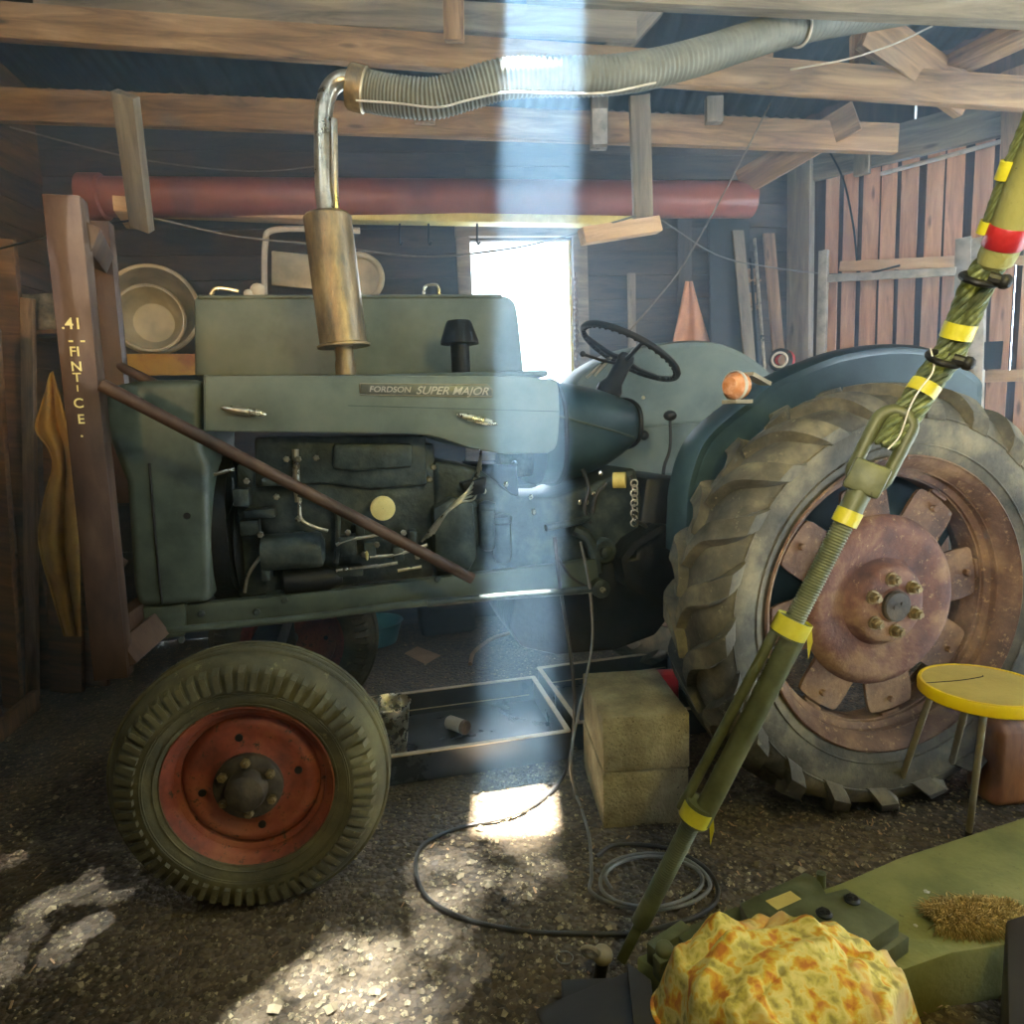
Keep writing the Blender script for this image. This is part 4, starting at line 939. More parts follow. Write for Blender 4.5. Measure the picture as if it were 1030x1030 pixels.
# --- cables
o = MB().tube([tw(558, 540, .48), tw(562, 580, .47), Q(568, 620, 2.45), Q(574, 660, 2.40), Q(578, 710, 2.38), Q(574, 758, 2.40), G(560, 790, .018), G(520, 818, .018), G(465, 832, .008), G(428, 848, .008), G(418, 872, .008), G(430, 903, .008), G(470, 925, .008), G(530, 937, .008), G(590, 939, .012), G(640, 938, .012), G(700, 922, .012), G(722, 900, .01), G(708, 872, .01), G(668, 853, .01), G(620, 850, .01), G(600, 862, .01)], .0068, 10, 8).build('black_cable', 'cable')
tag(o, 'thick dark cable hanging from the engine and looping over the lit gravel', 'cable')
pts = [tw(584, 545, .50), tw(593, 590, .49), Q(596, 640, 2.45), Q(590, 680, 2.38), Q(578, 735, 2.2), Q(574, 772, 2.12), G(580, 800, .012), G(592, 838, .012)]
for i in range(22):
    a = pi*.92+i*2*pi/10; pts.append(G(655+(62-i*.8)*cos(a)*(1+.06*sin(i*1.7)), 886-(30-i*.3)*sin(a), .018+.003*i*.3))
o = MB().tube(pts, .0055, 10, 8).build('grey_cable', 'cablegrey'); tag(o, 'pale grey cable hanging by the blocks and coiled beside the jack foot', 'cable')
o = MB().tube([G(x, y, .012) for x, y in ((473, 668), (476, 657), (486, 648), (498, 641), (512, 637))], .012, 10, 6).build('hose_offcut', 'card'); tag(o, 'curved pale hose offcut on the gravel under the tractor', 'hose')
o = MB().ring(G(568, 963, .01), (0, .05, 1), .021, .0014, 30, 6).build('wire_loop', 'cablegrey'); tag(o, 'small thin wire loop on the dirt left of the shackle', 'wire')
mb = MB().add([G(407, 657, .02), G(428, 668, .012), G(443, 659, .016), G(420, 650, .02)], [(0, 1, 2, 3)]); mb.add([v-V((0, 0, .003)) for v in mb.v], [(3, 2, 1, 0)]); single(mb, 'cardboard_scrap', 'card', 'brown cardboard scrap on the gravel under the tractor', 'scrap')
c = G(372, 655, 0); o = MB().lathe([(.001, 0), (.14, 0), (.18, .13), (.19, .135), (.175, .13), (.135, .008), (.001, .008)], (0, 0, 0), (0, 0, 1), 36).build('plastic_bowl', 'teal'); o.location = c+V((0, .15, .01)); tag(o, 'turquoise plastic bowl on the ground beyond the front axle', 'bowl')
c = G(448, 640, 0); e = empty('jerrycan', c+V((0, .12, .0)), .25, 'dark grey canister on its side beneath the engine', 'canister')
MB().box((0, 0, .10), (.36, .2, .2)).build('can_body', 'slate', e, bev=.03, seg=4); MB().tube([(-.1, 0, .2), (-.08, 0, .25), (.08, 0, .25), (.1, 0, .2)], .014, 10, 5).build('carry_handle', 'dark', e)
# --- yellow stool
sc = G(989, 689, .52); e = empty('round_stool', V((sc.x, sc.y, 0)), 0, 'round stool with yellow rimmed seat and grey tube legs before the big tyre', 'stool')
b0 = V((sc.x, sc.y, 0)); rr = .166; S0 = V((0, 0, .52))
MB().lathe([(.001, -.006), (rr-.006, -.006), (rr-.001, 0), (rr, .0), (rr, .002), (rr-.004, .003), (.001, .003)], S0, (0, 0, 1), 64).build('seat', 'stooltop', e)
MB().lathe([(rr-.010, -.034), (rr-.002, -.035), (rr+.004, -.030), (rr+.005, -.004), (rr+.001, .005), (rr-.007, .005), (rr-.009, 0)], S0, (0, 0, 1), 64).build('seat_rim', 'stoolrim', e)
for (xt, yt), ft, d_ in (((938, 697), G(899, 806, .02), -.02), ((990, 724), G(974, 842, .0), .02), ((964, 720), G(953, 785, .02), .0), ((1045, 720), G(1034, 818, 0), 0)):
    tpt = G(xt, yt, .49) if yt < 723 else G(xt, yt-4, .49)
    v = V((tpt.x, tpt.y, 0))-b0; v = v.normalized()*min(v.length, rr-.018); tpt = b0+v+V((0, 0, .5))
    dd = (ft-tpt).normalized(); mb = MB().tube([tpt-b0, ft-dd*.012-b0], .0095, 14); o = mb.build('leg', 'legs', e)
    MB().tube([ft-dd*.03-b0, ft-b0], .011, 12).build('foot', 'slate', o)
MB().tube([S0+V((-.16, .02, .005)), S0+V((-.05, .03, .005)), S0+V((.03, .05, .005)), S0+V((.04, .06, .005))], .0012, 6, 4).build('scratch', 'dark', e)
# --- brown canister behind the stool
c = G(1003, 812); e = empty('brown_canister', c+V((.07, .06, 0)), .1, 'glossy brown plastic canister behind the yellow stool', 'canister')
MB().box((0, 0, .15), (.21, .14, .30)).build('can_body', 'canister', e, bev=.035, seg=5); MB().lathe([(.025, .30), (.025, .33), (.028, .33), (.028, .35), (.001, .35)], (-.05, 0, 0), (0, 0, 1), 20).build('screw_cap', 'black', e); MB().tube([(-.01, 0, .29), (.0, 0, .34), (.07, 0, .34), (.08, 0, .29)], .011, 10, 4).build('carry_handle', 'canister', e)
# --- turnbuckle strut
TA_ = G(627, 962, .05); TB_ = DP(903, 420, 1.36); 
L_ = lambda y: on_line(TA_, TB_, y)
e = empty('turnbuckle', TA_, 0, 'large olive green turnbuckle standing slantwise in front of the rear wheel', 'turnbuckle'); O_ = TA_.copy()
ax = (TB_-TA_).normalized()
def seg(mb, ya, yb, r, n=24): return mb.cyl(L_(ya)-O_, L_(yb)-O_, r, n)
vw = (EY-L_(700)); sd = ax.cross(vw).normalized(); vw = sd.cross(ax)*1 
vw = ax.cross(sd).normalized()
if vw.dot(EY-L_(700)) < 0: vw = -vw
def thread(name, ya, yb, r):
    a, b = L_(ya)-O_, L_(yb)-O_; n = int((b-a).length/.0016)
    return MB().tube([a.lerp(b, i/n) for i in range(n+1)], r, 20, rf=lambda t, i: r*(1 if (i//2) % 2 else .88)).build(name, 'green', e, ang=60)
thread('lower_screw', 925, 815, .0215); thread('upper_screw', 625, 512, .0215)
mb = MB(); mb.bar(L_(965)-O_, L_(918)-O_, .026, .03, vw); seg(mb, 930, 905, .022); mb.build('screw_foot', 'green', e, bev=.006)
bd = MB(); a, b = L_(822)-O_, L_(628)-O_
bd.tube([a+sd*.014, b+sd*.014], .0245, 24)
body = bd.build('turnbuckle_body', 'green', e)
MB().tube([a-sd*.034, b-sd*.024], .0115, 18).build('side_bar', 'green', body)
seg(MB(), 826, 808, .034).build('end_collar', 'green', body); seg(MB(), 640, 624, .036).build('end_collar', 'green', body)
thread('inner_screw', 700, 640, .012)
def band(name, ya, yb, r, par, mat='tape', extra=None):
    mb = MB(); a, b = L_(ya)-O_, L_(yb)-O_; mb.lathe([(r, 0), (r+.0012, .0005), (r+.0012, (b-a).length), (r, (b-a).length)], a, b-a, 28)
    if extra: mb.prism([(a+b)/2+sd*(r-.004)*extra, b+sd*(r-.002)*extra, b+sd*(r+.014)*extra-ax*.03, (a+b)/2+sd*(r+.022)*extra-ax*.05], vw*.0015)
    o = mb.build(name, mat, par); o['label'] = 'yellow tape' if mat == 'tape' else 'red band'; return o
band('tape_band', 638, 622, .0375, body, extra=1); band('tape_band', 824, 811, .0355, body, extra=1)
mb = MB(); seg(mb, 515, 470, .024); sh = mb.build('upper_shank', 'green', e); band('tape_band', 527, 513, .0255, sh)
# clevis eye: plate cheeks that carry the rope
def eye(mb, c, rx, ln, r, n=40):
    pts = []
    for i in range(n+1):
        t = pi*i/n; pts.append(c+ax*(ln/2)+sd*rx*cos(t)+ax*rx*sin(t))
    for i in range(n+1):
        t = pi+pi*i/n; pts.append(c-ax*(ln/2)+sd*rx*cos(t)+ax*rx*sin(t))
    pts.append(pts[0]); return mb.tube(pts, r, 12)
ec = (L_(452)-O_); mb = MB(); eye(mb, ec, .033, .10, .014); mb.build('clevis_eye', 'green', e)
mb = MB(); mb.box(L_(478)-O_, (.001, .001, .001)); mb = MB(); mb.bar(L_(496)-O_, L_(466)-O_, .074, .05, vw); mb.build('clevis_block', 'green', e, bev=.008)
# --- wire rope sling from the clevis up to the red banded sleeve
R0_ = L_(448); R1_ = DP(956, 352, 1.33); R2_ = DP(984, 285, 1.27); R3_ = DP(1003, 258, 1.24); R4_ = DP(1052, 150, 1.12)
s_e = empty('wire_rope_sling', R4_, 0, 'twisted wire rope sling with red banded sleeve at the right edge', 'rope'); O2 = R4_.copy()
def rope(mb, pts, R, nst=6, pitch=.11, k=14):
    P_ = cr_path(pts, k); T = [(P_[min(i+1, len(P_)-1)]-P_[max(0, i-1)]).normalized() for i in range(len(P_))]; u = vw.copy(); acc = 0; st = [[] for _ in range(nst)]
    for i, p in enumerate(P_):
        u = (u-T[i]*u.dot(T[i])).normalized(); w = T[i].cross(u)
        if i: acc += (p-P_[i-1]).length
        for j in range(nst):
            a = 2*pi*j/nst+acc/pitch*2*pi; st[j].append(p+(u*cos(a)+w*sin(a))*R*.62)
    for s_ in st: mb.tube(s_, R*.42, 8)
    return mb
pts1 = [R0_-sd*.004-O2, (R0_.lerp(R1_, .3))-sd*.010-O2, (R0_.lerp(R1_, .7))-sd*.012-O2, R1_-sd*.012-O2, R2_-sd*.013-O2, R3_-sd*.010-O2]
pts2 = [R0_+sd*.012-O2, (R0_.lerp(R1_, .3))+sd*.016-O2, (R0_.lerp(R1_, .7))+sd*.013-O2, R1_+sd*.013-O2, R2_+sd*.013-O2, R3_+sd*.010-O2]
rope(MB(), pts1, .0165, 5, .12).build('rope_strand', 'rope', s_e); rope(MB(), pts2, .0165, 5, .12).build('rope_strand', 'rope', s_e)
a, b = R3_-O2, R4_-O2; d = (b-a).normalized()
slv = MB().lathe([(.022, -.02), (.030, -.012), (.032, 0), (.033, .05), (.038, .12), (.044, .4), (.03, .4)], a, d, 32, True).build('yellow_sleeve', 'sheetgreen', s_e)
MB().lathe([(.0332, .018), (.0345, .020), (.0362, .056), (.0350, .058)], a, d, 32).build('red_band', 'redband', slv)['label'] = 'red band'
mb = MB(); rope(mb, [a+sd*(-.036)+d*.04, a-sd*.042+d*.12, a-sd*.048+d*.35], .009, k=10); mb.build('rope_tail', 'rope', s_e)
def tb(p, r, dirv, L, ex=0):
    mb = MB().lathe([(r, -L/2), (r+.001, -L/2), (r+.001, L/2), (r, L/2)], p-O2, dirv, 24); o = mb.build('tape_band', 'tape', s_e); o['label'] = 'yellow tape'
rd = (R2_-R1_).normalized(); tb(R1_.lerp(R2_, .30), .029, rd, .03); tb(R0_.lerp(R1_, .60), .029, (R1_-R0_).normalized(), .026); tb(R3_+d*.045-sd*.0365, .0125, d, .022)
MB().tube([a-sd*.0425+d*.125, a-sd*.044+d*.155], .0135, 14).build('tape_band', 'tape', s_e)['label'] = 'yellow tape'
def shackle(px, py, dep, r, par, O, nm='shackle'):
    c = DP(px, py, dep)-O; mb = MB(); mb.ring(c, (ax*.9+vw*.5), r, .0065, 30, 10, u=sd); mb.tube([c+sd*r*.4+vw*.02, c+sd*r*1.25+vw*.02], .011, 10); mb.ball(c+sd*r*1.3+vw*.02, .014, 10)
    return mb.build(nm, 'dark', par)
shackle(985, 281, 1.25, .030, s_e, O2); shackle(950, 361, 1.31, .030, s_e, O2)
MB().tube([DP(936, 350, 1.30)-O2, DP(939, 372, 1.30)-O2, DP(925, 392, 1.31)-O2, DP(915, 410, 1.32)-O2, DP(905, 438, 1.34)-O2, DP(893, 452, 1.34)-O2], .0016, 6, 6).build('tie_wire', 'white', s_e)
# --- foreground: platform beam, bracket, rag, hair tuft
def gz(pts, z): return [G(x, y, z) for x, y in pts]
def slab(name, pts, z1, z0, mat, label, cat, par=None, bev=.006, loc=None):
    top = gz(pts, z1)
    if par is not None: top = [p-loc for p in top]
    mb = MB().prism(top, (0, 0, z0-z1))
    return single(mb, name, mat, label, cat, bev=bev) if par is None else mb.build(name, mat, par, bev=bev)
slab('steel_platform', [(1110, 796), (905, 862), (850, 886), (640, 962), (700, 1010), (780, 1040), (880, 985), (958, 958), (1110, 935)], .14, .0, 'sheetgreen', 'broad dusty green platform beam across the lower right corner', 'platform')
bl = G(800, 920, .2); bl.z = .141
e = empty('bracket_box', bl, 0, 'dark green bracket box with two round screw heads, under the flowered rag', 'bracket')
slab('box_lid', [(744, 908), (810, 877), (823, 883), (831, 898), (851, 893), (905, 926), (873, 948), (820, 975), (770, 960)], .225, .185, 'green', None, None, e, .004, bl)
slab('box_base', [(750, 922), (850, 905), (915, 942), (880, 966), (820, 1000), (760, 980)], .183, .142, 'green', None, None, e, .004, bl)
slab('label_plate', [(770, 906), (795, 896), (806, 904), (782, 915)], .2265, .2255, 'stooltop', None, None, e, 0, bl)
for x, y in ((857, 906), (829, 920)):
    c = G(x, y, .226)-bl; o = MB().lathe([(.001, .0), (.017, .0), (.018, .004), (.013, .009), (.001, .010)], c, (0, 0, 1), 24).build('screw_head', 'dark', e)
    MB().box(c+V((0, 0, .0105)), (.022, .004, .002)).box(c+V((0, 0, .0105)), (.004, .022, .002)).build('cross_slot', 'black', o)
c = G(826, 884, .226)-bl; MB().lathe([(.011, -.02), (.011, .016), (.001, .018)], c, (0, 0, 1), 16).build('pivot_pin', 'green', e)
slab('steel_flap', [(678, 937), (741, 911), (768, 931), (740, 952), (700, 962)], .19, .165, 'green', 'flat green steel flap hinged left of the bracket box', 'flap', bev=.003)
mb = MB(); 
for p, q in (((655, 962), (690, 938)), ((660, 975), (700, 958))): mb.bar(G(*p, .17), G(*q, .17), .03, .05, (0, 0, 1))
mb.lathe([(.02, 0), (.02, .03), (.012, .035)], G(668, 962, .18), (0, -.3, 1), 14, True); single(mb, 'hinge_block', 'green', 'small green hinge block at the left tip of the platform', 'hinge', bev=.004)
slab('dark_plate', [(538, 1014), (631, 976), (655, 994), (664, 1060), (560, 1060)], .10, .085, 'slate', 'dull dark steel plate lying at the bottom edge below the shackle', 'plate')
mb = MB().prism([G(631, 976, .115), G(655, 994, .115), G(664, 1060, .115), G(640, 1060, .115)], (0, 0, .02)); single(mb, 'angle_iron', 'slate', 'dark angle iron edge beside the flowered rag', 'angle iron')
mb = MB().box(G(590, 1040, 0)+V((.05, 0, .041)), (.2, .12, .084)); single(mb, 'support_block', 'slate', 'dark block propping up the dull steel plate', 'block', bev=.004)
sk = G(606, 965, .06); e = empty('bow_shackle', sk, 0, 'small grey bow shackle lying beside the foot of the turnbuckle', 'shackle')
MB().ring((-.03, -.01, .03), (.3, 1, .4), .019, .006, 26, 8).build('bow', 'legs', e); MB().ball((0, 0, .012), .026, 16, (1, .9, .9)).build('ball_end', 'legs', e); MB().cyl((.0, 0, 0), (-.01, .0, -.055), .016, 12).build('stem', 'dark', e)
# flowered rag: draped heap with folds
RC = G(792, 1000, .24); mb = MB(); n = 150; vs = []; fs = []
rx_, ry_ = .252, .205
for i in range(n+1):
    for j in range(n+1):
        u, v_ = i/n*2-1, j/n*2-1; X = u*math.sqrt(1-v_*v_/2); Y = v_*math.sqrt(1-u*u/2); r = math.hypot(X, Y); a = math.atan2(Y, X)
        wv = 1+.07*sin(3*a+.6)+.04*sin(7*a+2)
        px_, py_ = X*rx_*wv, Y*ry_*wv
        z = .075*(1-r**2.6)
        def cre(q_): return (1-abs(noise.noise(q_))*2.6)
        w1 = noise.noise(V((px_*4, py_*4, 2.2)))*.10; w2 = noise.noise(V((px_*5, py_*5, 7.7)))*.08
        f1 = cre(V(((px_*.9+py_*.5+w1)*8, (py_*.9-px_*.6+w2)*3, 3.3))); f2 = cre(V(((px_*.5-py_*.9+w2)*13, (px_+py_*.4+w1)*5, 8.1))); f3 = cre(V(((px_+w2*2)*24, (py_+w1*2)*15, 4.4)))
        z += .036*max(-.3, f1)+.020*max(-.3, f2)*(.5+.5*max(0, f1))+.0015*max(-.4, f3)
        z -= .012*max(0, 1-abs(noise.noise(V((px_*6+w1*6, py_*9-px_*3+w2*5, 12.3))))*7)*min(1, r*2.5)
        z -= .004*max(0, 1-abs(noise.noise(V((px_*14-py_*5+w2*7, py_*7+px_*6, 21.7))))*6)
        z -= .15*max(0, r-.80)/.20
        vs.append((px_, py_, max(z, -.09)))
for i in range(n):
    for j in range(n): a = i*(n+1)+j; fs.append((a, a+n+1, a+n+2, a+1))
mb.add(vs, fs); o = mb.build('flowered_rag', 'rag', ang=180); o.location = V((RC.x, RC.y, .225)); tag(o, 'crumpled yellow cotton rag with orange flower print heaped on the bracket', 'rag')
md = o.modifiers.new('t', 'SOLIDIFY'); md.thickness = .004
# hair tuft
TC = G(975, 925, .15); mb = MB()
for i in range(2600):
    f = rnd.random(); a_ = rnd.uniform(-.3, pi+.3); ex = -.085+.2*f; rr_0 = .034*math.sqrt(max(.05, 1-((ex-.03)/.125)**2)); b_ = V((ex, cos(a_)*rr_0, .004+.75*max(0, sin(a_))*rr_0))
    d = (V((rnd.gauss(-.5+f*1.1, .35), cos(a_)*.8+rnd.gauss(0, .3), sin(a_)*.8+rnd.gauss(0, .3)))).normalized(); L = rnd.uniform(.010, .038)*(1.2-.4*f)*(1+.5*noise.noise(V((ex*60, cos(a_)*3, sin(a_)*3)))); s_ = d.orthogonal().normalized()*.0013; m1 = b_+d*L*.6+V((0, 0, .004)); t_ = b_+d*L+V((rnd.gauss(0, .006), rnd.gauss(0, .006), -.010))
    w_ = d.cross(s_).normalized()*.0013; o_ = [b_+s_, b_+w_, b_-s_-w_]; mb.add(o_+[m1+s_, m1+w_, m1-s_-w_, t_], [(0, 1, 4, 3), (1, 2, 5, 4), (2, 0, 3, 5), (3, 4, 6), (4, 5, 6), (5, 3, 6)])
mb.ball((.03, 0, .004), .03, 16, (3.9, 1.0, .75))
M['hair'] = surf('tan_hair', [(150, 122, 66), (206, 176, 106), (232, 208, 146)], 30, .8, 0, 0, island=.35)
o = mb.build('hair_tuft', 'hair', ang=180); o.location = V((TC.x, TC.y, .145)); tag(o, 'fluffy tan tuft of animal hair on the green platform', 'tuft')
a = G(1020, 925, .3); slab('dark_box', [(1012, 925), (1075, 905), (1090, 1040), (1014, 1035)], .26, .0, 'slate', 'dark upright box cut off by the lower right corner', 'box')
for x, y, s_, lb in ((932, 897, .008, 'white crumb of plaster on the green platform beside the tuft'), (921, 931, .005, 'tiny white chip on the green platform between bracket box and tuft')):
    mb = MB(); pebble(mb, G(x, y, .146), s_); single(mb, 'plaster_crumb', 'white', lb, 'crumb')
# red thing between block and rear wheel
c = G(668, 700, .1); mb = MB().box((c.x+.03, c.y+.12, .085), (.12, .08, .17)); single(mb, 'red_container', 'redthing', 'red plastic container in the shadow behind the concrete blocks', 'container', bev=.015)
# --- extraction hose
hp = [(352, 87, 2.30), (372, 92, 2.3), (400, 97, 2.3), (436, 99, 2.3), (470, 90, 2.3), (505, 80, 2.3), (545, 77, 2.32), (590, 77, 2.34), (630, 74, 2.36), (670, 66, 2.4), (710, 55, 2.44), (750, 42, 2.5), (790, 30, 2.55), (830, 21, 2.6), (870, 15, 2.7), (915, 8, 2.8)]
e = empty('exhaust_hose', Q(600, 60, 2.35), 0, 'long ribbed grey exhaust hose slung below the roof beams', 'hose'); O3 = e.location.copy()
P_ = cr_path([Q(*p)-O3 for p in hp], 34)
MB().tube(P_, .06, 24, rf=lambda t, i: (.060-.006*t)*(1+.035*(1 if i % 4 < 2 else -1))).build('hose_tube', 'hose', e, ang=80)
MB().lathe([(.066, 0), (.068, .005), (.068, .05), (.062, .055)], P_[0], P_[6]-P_[0], 28).build('hose_cuff', 'muff', e)
lw = [(358, 101), (400, 104), (440, 108), (470, 101), (510, 93), (560, 94), (610, 93), (660, 83)]
MB().tube([Q(x, y, 2.24)-O3 for x, y in lw], .0035, 8, 8).build('support_cord', 'white', e)
MB().ring(P_[420], P_[424]-P_[418], .062, .005, 30, 8).build('hose_clamp', 'white', e)
# --- wires and strings
def wire(pts, r, mat, label, nm='wire', cat='wire', group=None):
    o = MB().tube([Q(*p) for p in pts], r, 6, 8).build(nm, mat); return tag(o, label, cat, group)
wire([(775, 104, 3.5), (733, 185, 3.4), (690, 262, 3.3), (660, 302, 3.1), (632, 334, 2.9)], .0045, 'cablegrey', 'light string running down from the beam to the steering wheel', 'string', 'string')
wire([(665, 221, 3.9), (720, 256, 4.2), (770, 268, 4.5), (832, 276, 4.5)], .004, 'cablegrey', 'thin line sagging from the pipe strut to the corner post', 'string', 'string')
wire([(832, 276, 4.5), (870, 275, 4.2), (905, 267, 4.0)], .006, 'dark', 'dark bent wire end lying along the pale batten')
wire([(152, 219, 3.3), (240, 238, 3.4), (320, 246, 3.5), (420, 258, 3.6), (500, 252, 3.6), (560, 240, 3.6), (640, 217, 3.6)], .005, 'cablegrey', 'slack cable sagging across the wall above the bonnet', 'cable', 'cable')
wire([(10, 128, 3.6), (140, 160, 3.8), (250, 172, 3.8), (322, 167, 3.8)], .004, 'cablegrey', 'thin wire sagging under the lower roof beam at left')
wire([(832, 148, 4.2), (848, 180, 4.1), (858, 225, 4.0), (862, 262, 3.95)], .006, 'dark', 'dark wire hanging from the header board over the planks')
wire([(795, 70, 2.9), (850, 60, 2.8), (900, 44, 2.75), (938, 26, 2.7)], .0035, 'white', 'white wire slanting across the diagonal brace at top right')
wire([(0, 250, 3.2), (40, 240, 3.2), (90, 228, 3.3), (130, 222, 3.3)], .005, 'dark', 'dark wire stretched on the left wall behind the loader post')
wire([(372, 312, 3.9), (380, 350, 3.9)], .004, 'dark', 'short wire hanging behind the muffler')
for i, (x, y) in enumerate(((402, 228), (431, 228), (480, 228))):
    o = MB().tube([Q(x, y-3, 4.0), Q(x, y+14, 4.0), Q(x+1.5, y+18, 3.99), Q(x+3, y+15, 3.98)], .006, 6, 4).build('hook', 'dark')
    tag(o, ('first dark hook on the yellow ledge counted from the muffler', 'middle dark hook on the yellow ledge left of the window', 'dark hook on the yellow ledge above the window')[i], 'hook', 'hooks on the ledge')
# chain beside the window
mb = None; e = empty('chain', Q(579, 380, 4.4), 0, 'rusty link chain hanging down the right side of the window', 'chain'); Oc = e.location.copy()
mb = MB()
for i in range(21):
    c = Q(578+.12*i, 278+5.2*i, 4.42)-Oc; u = V((1, 0, 0)) if i % 2 else V((0, 1, 0)); pts = []
    for j in range(17):
        a = 2*pi*j/16; pts.append(c+u*.014*cos(a)+V((0, 0, 1))*.024*sin(a))
    mb.tube(pts, .005, 6)
o = mb.build('chain_links', 'rust', e); o['kind'] = 'stuff'
# --- things along the back wall
def wb(x, y, off): return bp(x, y, off)
sh = [wb(110, 358, .42), wb(215, 357, .42)]
e = empty('wall_shelf', wb(160, 372, .2), 0, 'yellow and red painted plank shelf holding the basins', 'shelf'); Os = e.location.copy()
sdv = (sh[1]-sh[0]).normalized(); M['shelfp'] = surf('shelf_paint', [(176, 140, 50), (190, 150, 62), (160, 92, 56)], 5, .7, 0, .1)
MB().prism([p-Os for p in (wb(100, 357, .42), wb(330, 357, .42), wb(330, 357, .42)+BN*.40, wb(100, 357, .42)+BN*.40)], (0, 0, -.02)).build('shelf_board', 'slate', e)
MB().prism([p-Os for p in (wb(118, 356, .43), wb(205, 356, .43), wb(205, 377, .43), wb(118, 378, .43))], BN*.02).build('shelf_front', 'shelfp', e)
for x in (140, 290): MB().bar(wb(x, 375, .38)-Os, wb(x, 400, .02)-Os, .03, .03, BN).build('shelf_bracket', 'dark', e)
def basin(x, y, r, off, label, dep):
    c = wb(x, y, off); axd = (V((0, -1, 0))-V((c.x/c.y*.6, 0, -.05))).normalized()
    o = MB().lathe([(r, 0), (r*1.03, -.004), (r*1.05, .006), (r*1.02, .014), (r*.97, .01), (r*.80, dep*.8), (r*.62, dep), (.001, dep), (.001, dep-.006), (r*.6, dep-.006), (r*.78, dep*.75), (r*.95, 0), (r, 0)], (0, 0, 0), -axd, 56).build('wash_basin', 'basin'); o.location = c; tag(o, label, 'basin', 'basins on the wall shelf')
basin(153, 311, .25, .34, 'large round enamel basin standing on edge on the shelf', .22); basin(150, 320, .185, .42, 'smaller round basin nested inside the large one', .14)
e = empty('folding_chair', wb(320, 290, .30), 0, 'cream tube framed folding chair hanging behind the muffler', 'chair'); Oc = e.location.copy()
MB().tube([wb(267, 335, .3)-Oc, wb(266, 280, .3)-Oc, wb(267, 245, .3)-Oc, wb(273, 232, .3)-Oc, wb(310, 230, .3)-Oc, wb(362, 232, .3)-Oc], .018, 10, 6).build('frame', 'white', e)
mb = MB(); mb.prism([wb(273, 252, .27)-Oc, wb(330, 258, .27)-Oc, wb(330, 292, .27)-Oc, wb(273, 287, .27)-Oc], BN*.015); bk = mb.build('backrest', 'basin', e, bev=.006)
mb = MB(); 
for i in range(14): mb.bar(wb(276+4*i, 255+.4*i, .262)-Oc, wb(276+4*i, 285+.4*i, .262)-Oc, .006, .006, BN)
o = mb.build('slat', 'white', bk); o['kind'] = 'stuff'
c = wb(362, 279, .28); o = MB().ring((0, 0, 0), BN, .13, .02, 40, 10).lathe([(.12, 0), (.06, .02), (.001, .02)], (0, 0, 0), BN, 32).build('wheel_rim', 'basin'); o.location = c; tag(o, 'pale round rim hanging right behind the muffler', 'rim')
e_ = MB().tube([tw(212, 297, LD+.02), tw(216, 291, LD+.02), tw(225, 290, LD+.02), tw(240, 293, LD+.02)], .008, 8, 4).build('tongs', 'pipe'); tag(e_, 'bent metal tongs lying on top edge of the open bonnet lid', 'tool')
mb = MB(); mb.ball(tw(259, 292, LD+.02), .028, 12, (1.1, .6, 1)); mb.ball(tw(250, 296, LD+.02), .02, 10); single(mb, 'white_rag', 'white', 'small crumpled white rag on the bonnet lid edge', 'rag')
def board(x0, y0, x1, y1, wpx, off0, off1, mat, label, nm='leaning_board', th=.022, cat='board', grp='boards leaning at the back wall'):
    a, b = wb(x0, y0, off0), wb(x1, y1, off1); w = wpx*(a.y+b.y)/2/FPX
    beam(nm, b, a, w, th, mat, label, cat, grp, side=BN)
board(733, 222, 738, 560, 42, .06, .30, 'slate', 'wide dark sheet leaning right of the tan leather apron')
board(742, 232, 772, 560, 12, .09, .50, 'woodgrey', 'narrow grey board leaning beside the dark sheet')
board(773, 235, 800, 560, 12, .06, .45, 'wood', 'brown board leaning nearest the bright gap in the corner')
board(635, 275, 637, 560, 8, .05, .15, 'woodgrey', 'thin grey stick standing behind the steering wheel')
board(688, 195, 690, 560, 14, .03, .10, 'board', 'dark upright board behind the tan leather apron')
for i, (x0, y0, x1, y1, lb) in enumerate(((759, 240, 784, 560, 'long thin bright metal rod leaning in the corner'), (755, 260, 776, 560, 'thin dark metal rod leaning left of the bright rod'))):
    o = MB().tube([wb(x0, y0, .12), wb(x1, y1, .52)], .011, 8).build('metal_rod', 'pipe' if not i else 'dark'); tag(o, lb, 'rod', 'metal rods in the corner')
# tan leather apron
mb = MB(); n = 16; vs = []; fs = []
for i in range(n+1):
    f = i/n; yl = 283+f*100; xl, xr = 690-14*min(1, f*1.6), 690+6+30*f**1.1
    for j in range(13):
        g = j/12; vs.append(wb(xl+(xr-xl)*g, yl, .10+.03*sin(g*9+f*3)*(.3+f)))
for i in range(n):
    for j in range(12): a = i*13+j; fs.append((a, a+1, a+14, a+13))
mb.add(vs, fs); o = single(mb, 'leather_apron', 'paper', 'tan leather apron hanging on the back wall behind the far fender', 'apron', ang=180); md = o.modifiers.new('t', 'SOLIDIFY'); md.thickness = .006
for y, lb in ((284, 'upper'), (310, 'lower')):
    mb = MB().box(wb(752, y, .10), (.14, .12, .015)); single(mb, 'wall_bracket_shelf', 'wood', 'small '+lb+' wooden shelf on the dark wall near the corner', 'shelf', 'two little corner shelves')
for y, lb, mt in ((276, 'upper', 'wood'), (300, 'lower', 'card')):
    a = wb(752, y+8, .10); mb = MB().box(a+V((0, 0, .045)), (.09, .08, .075)); single(mb, 'small_box', mt, 'small box standing on the '+lb+' corner shelf', 'box', 'boxes on corner shelves', bev=.004)
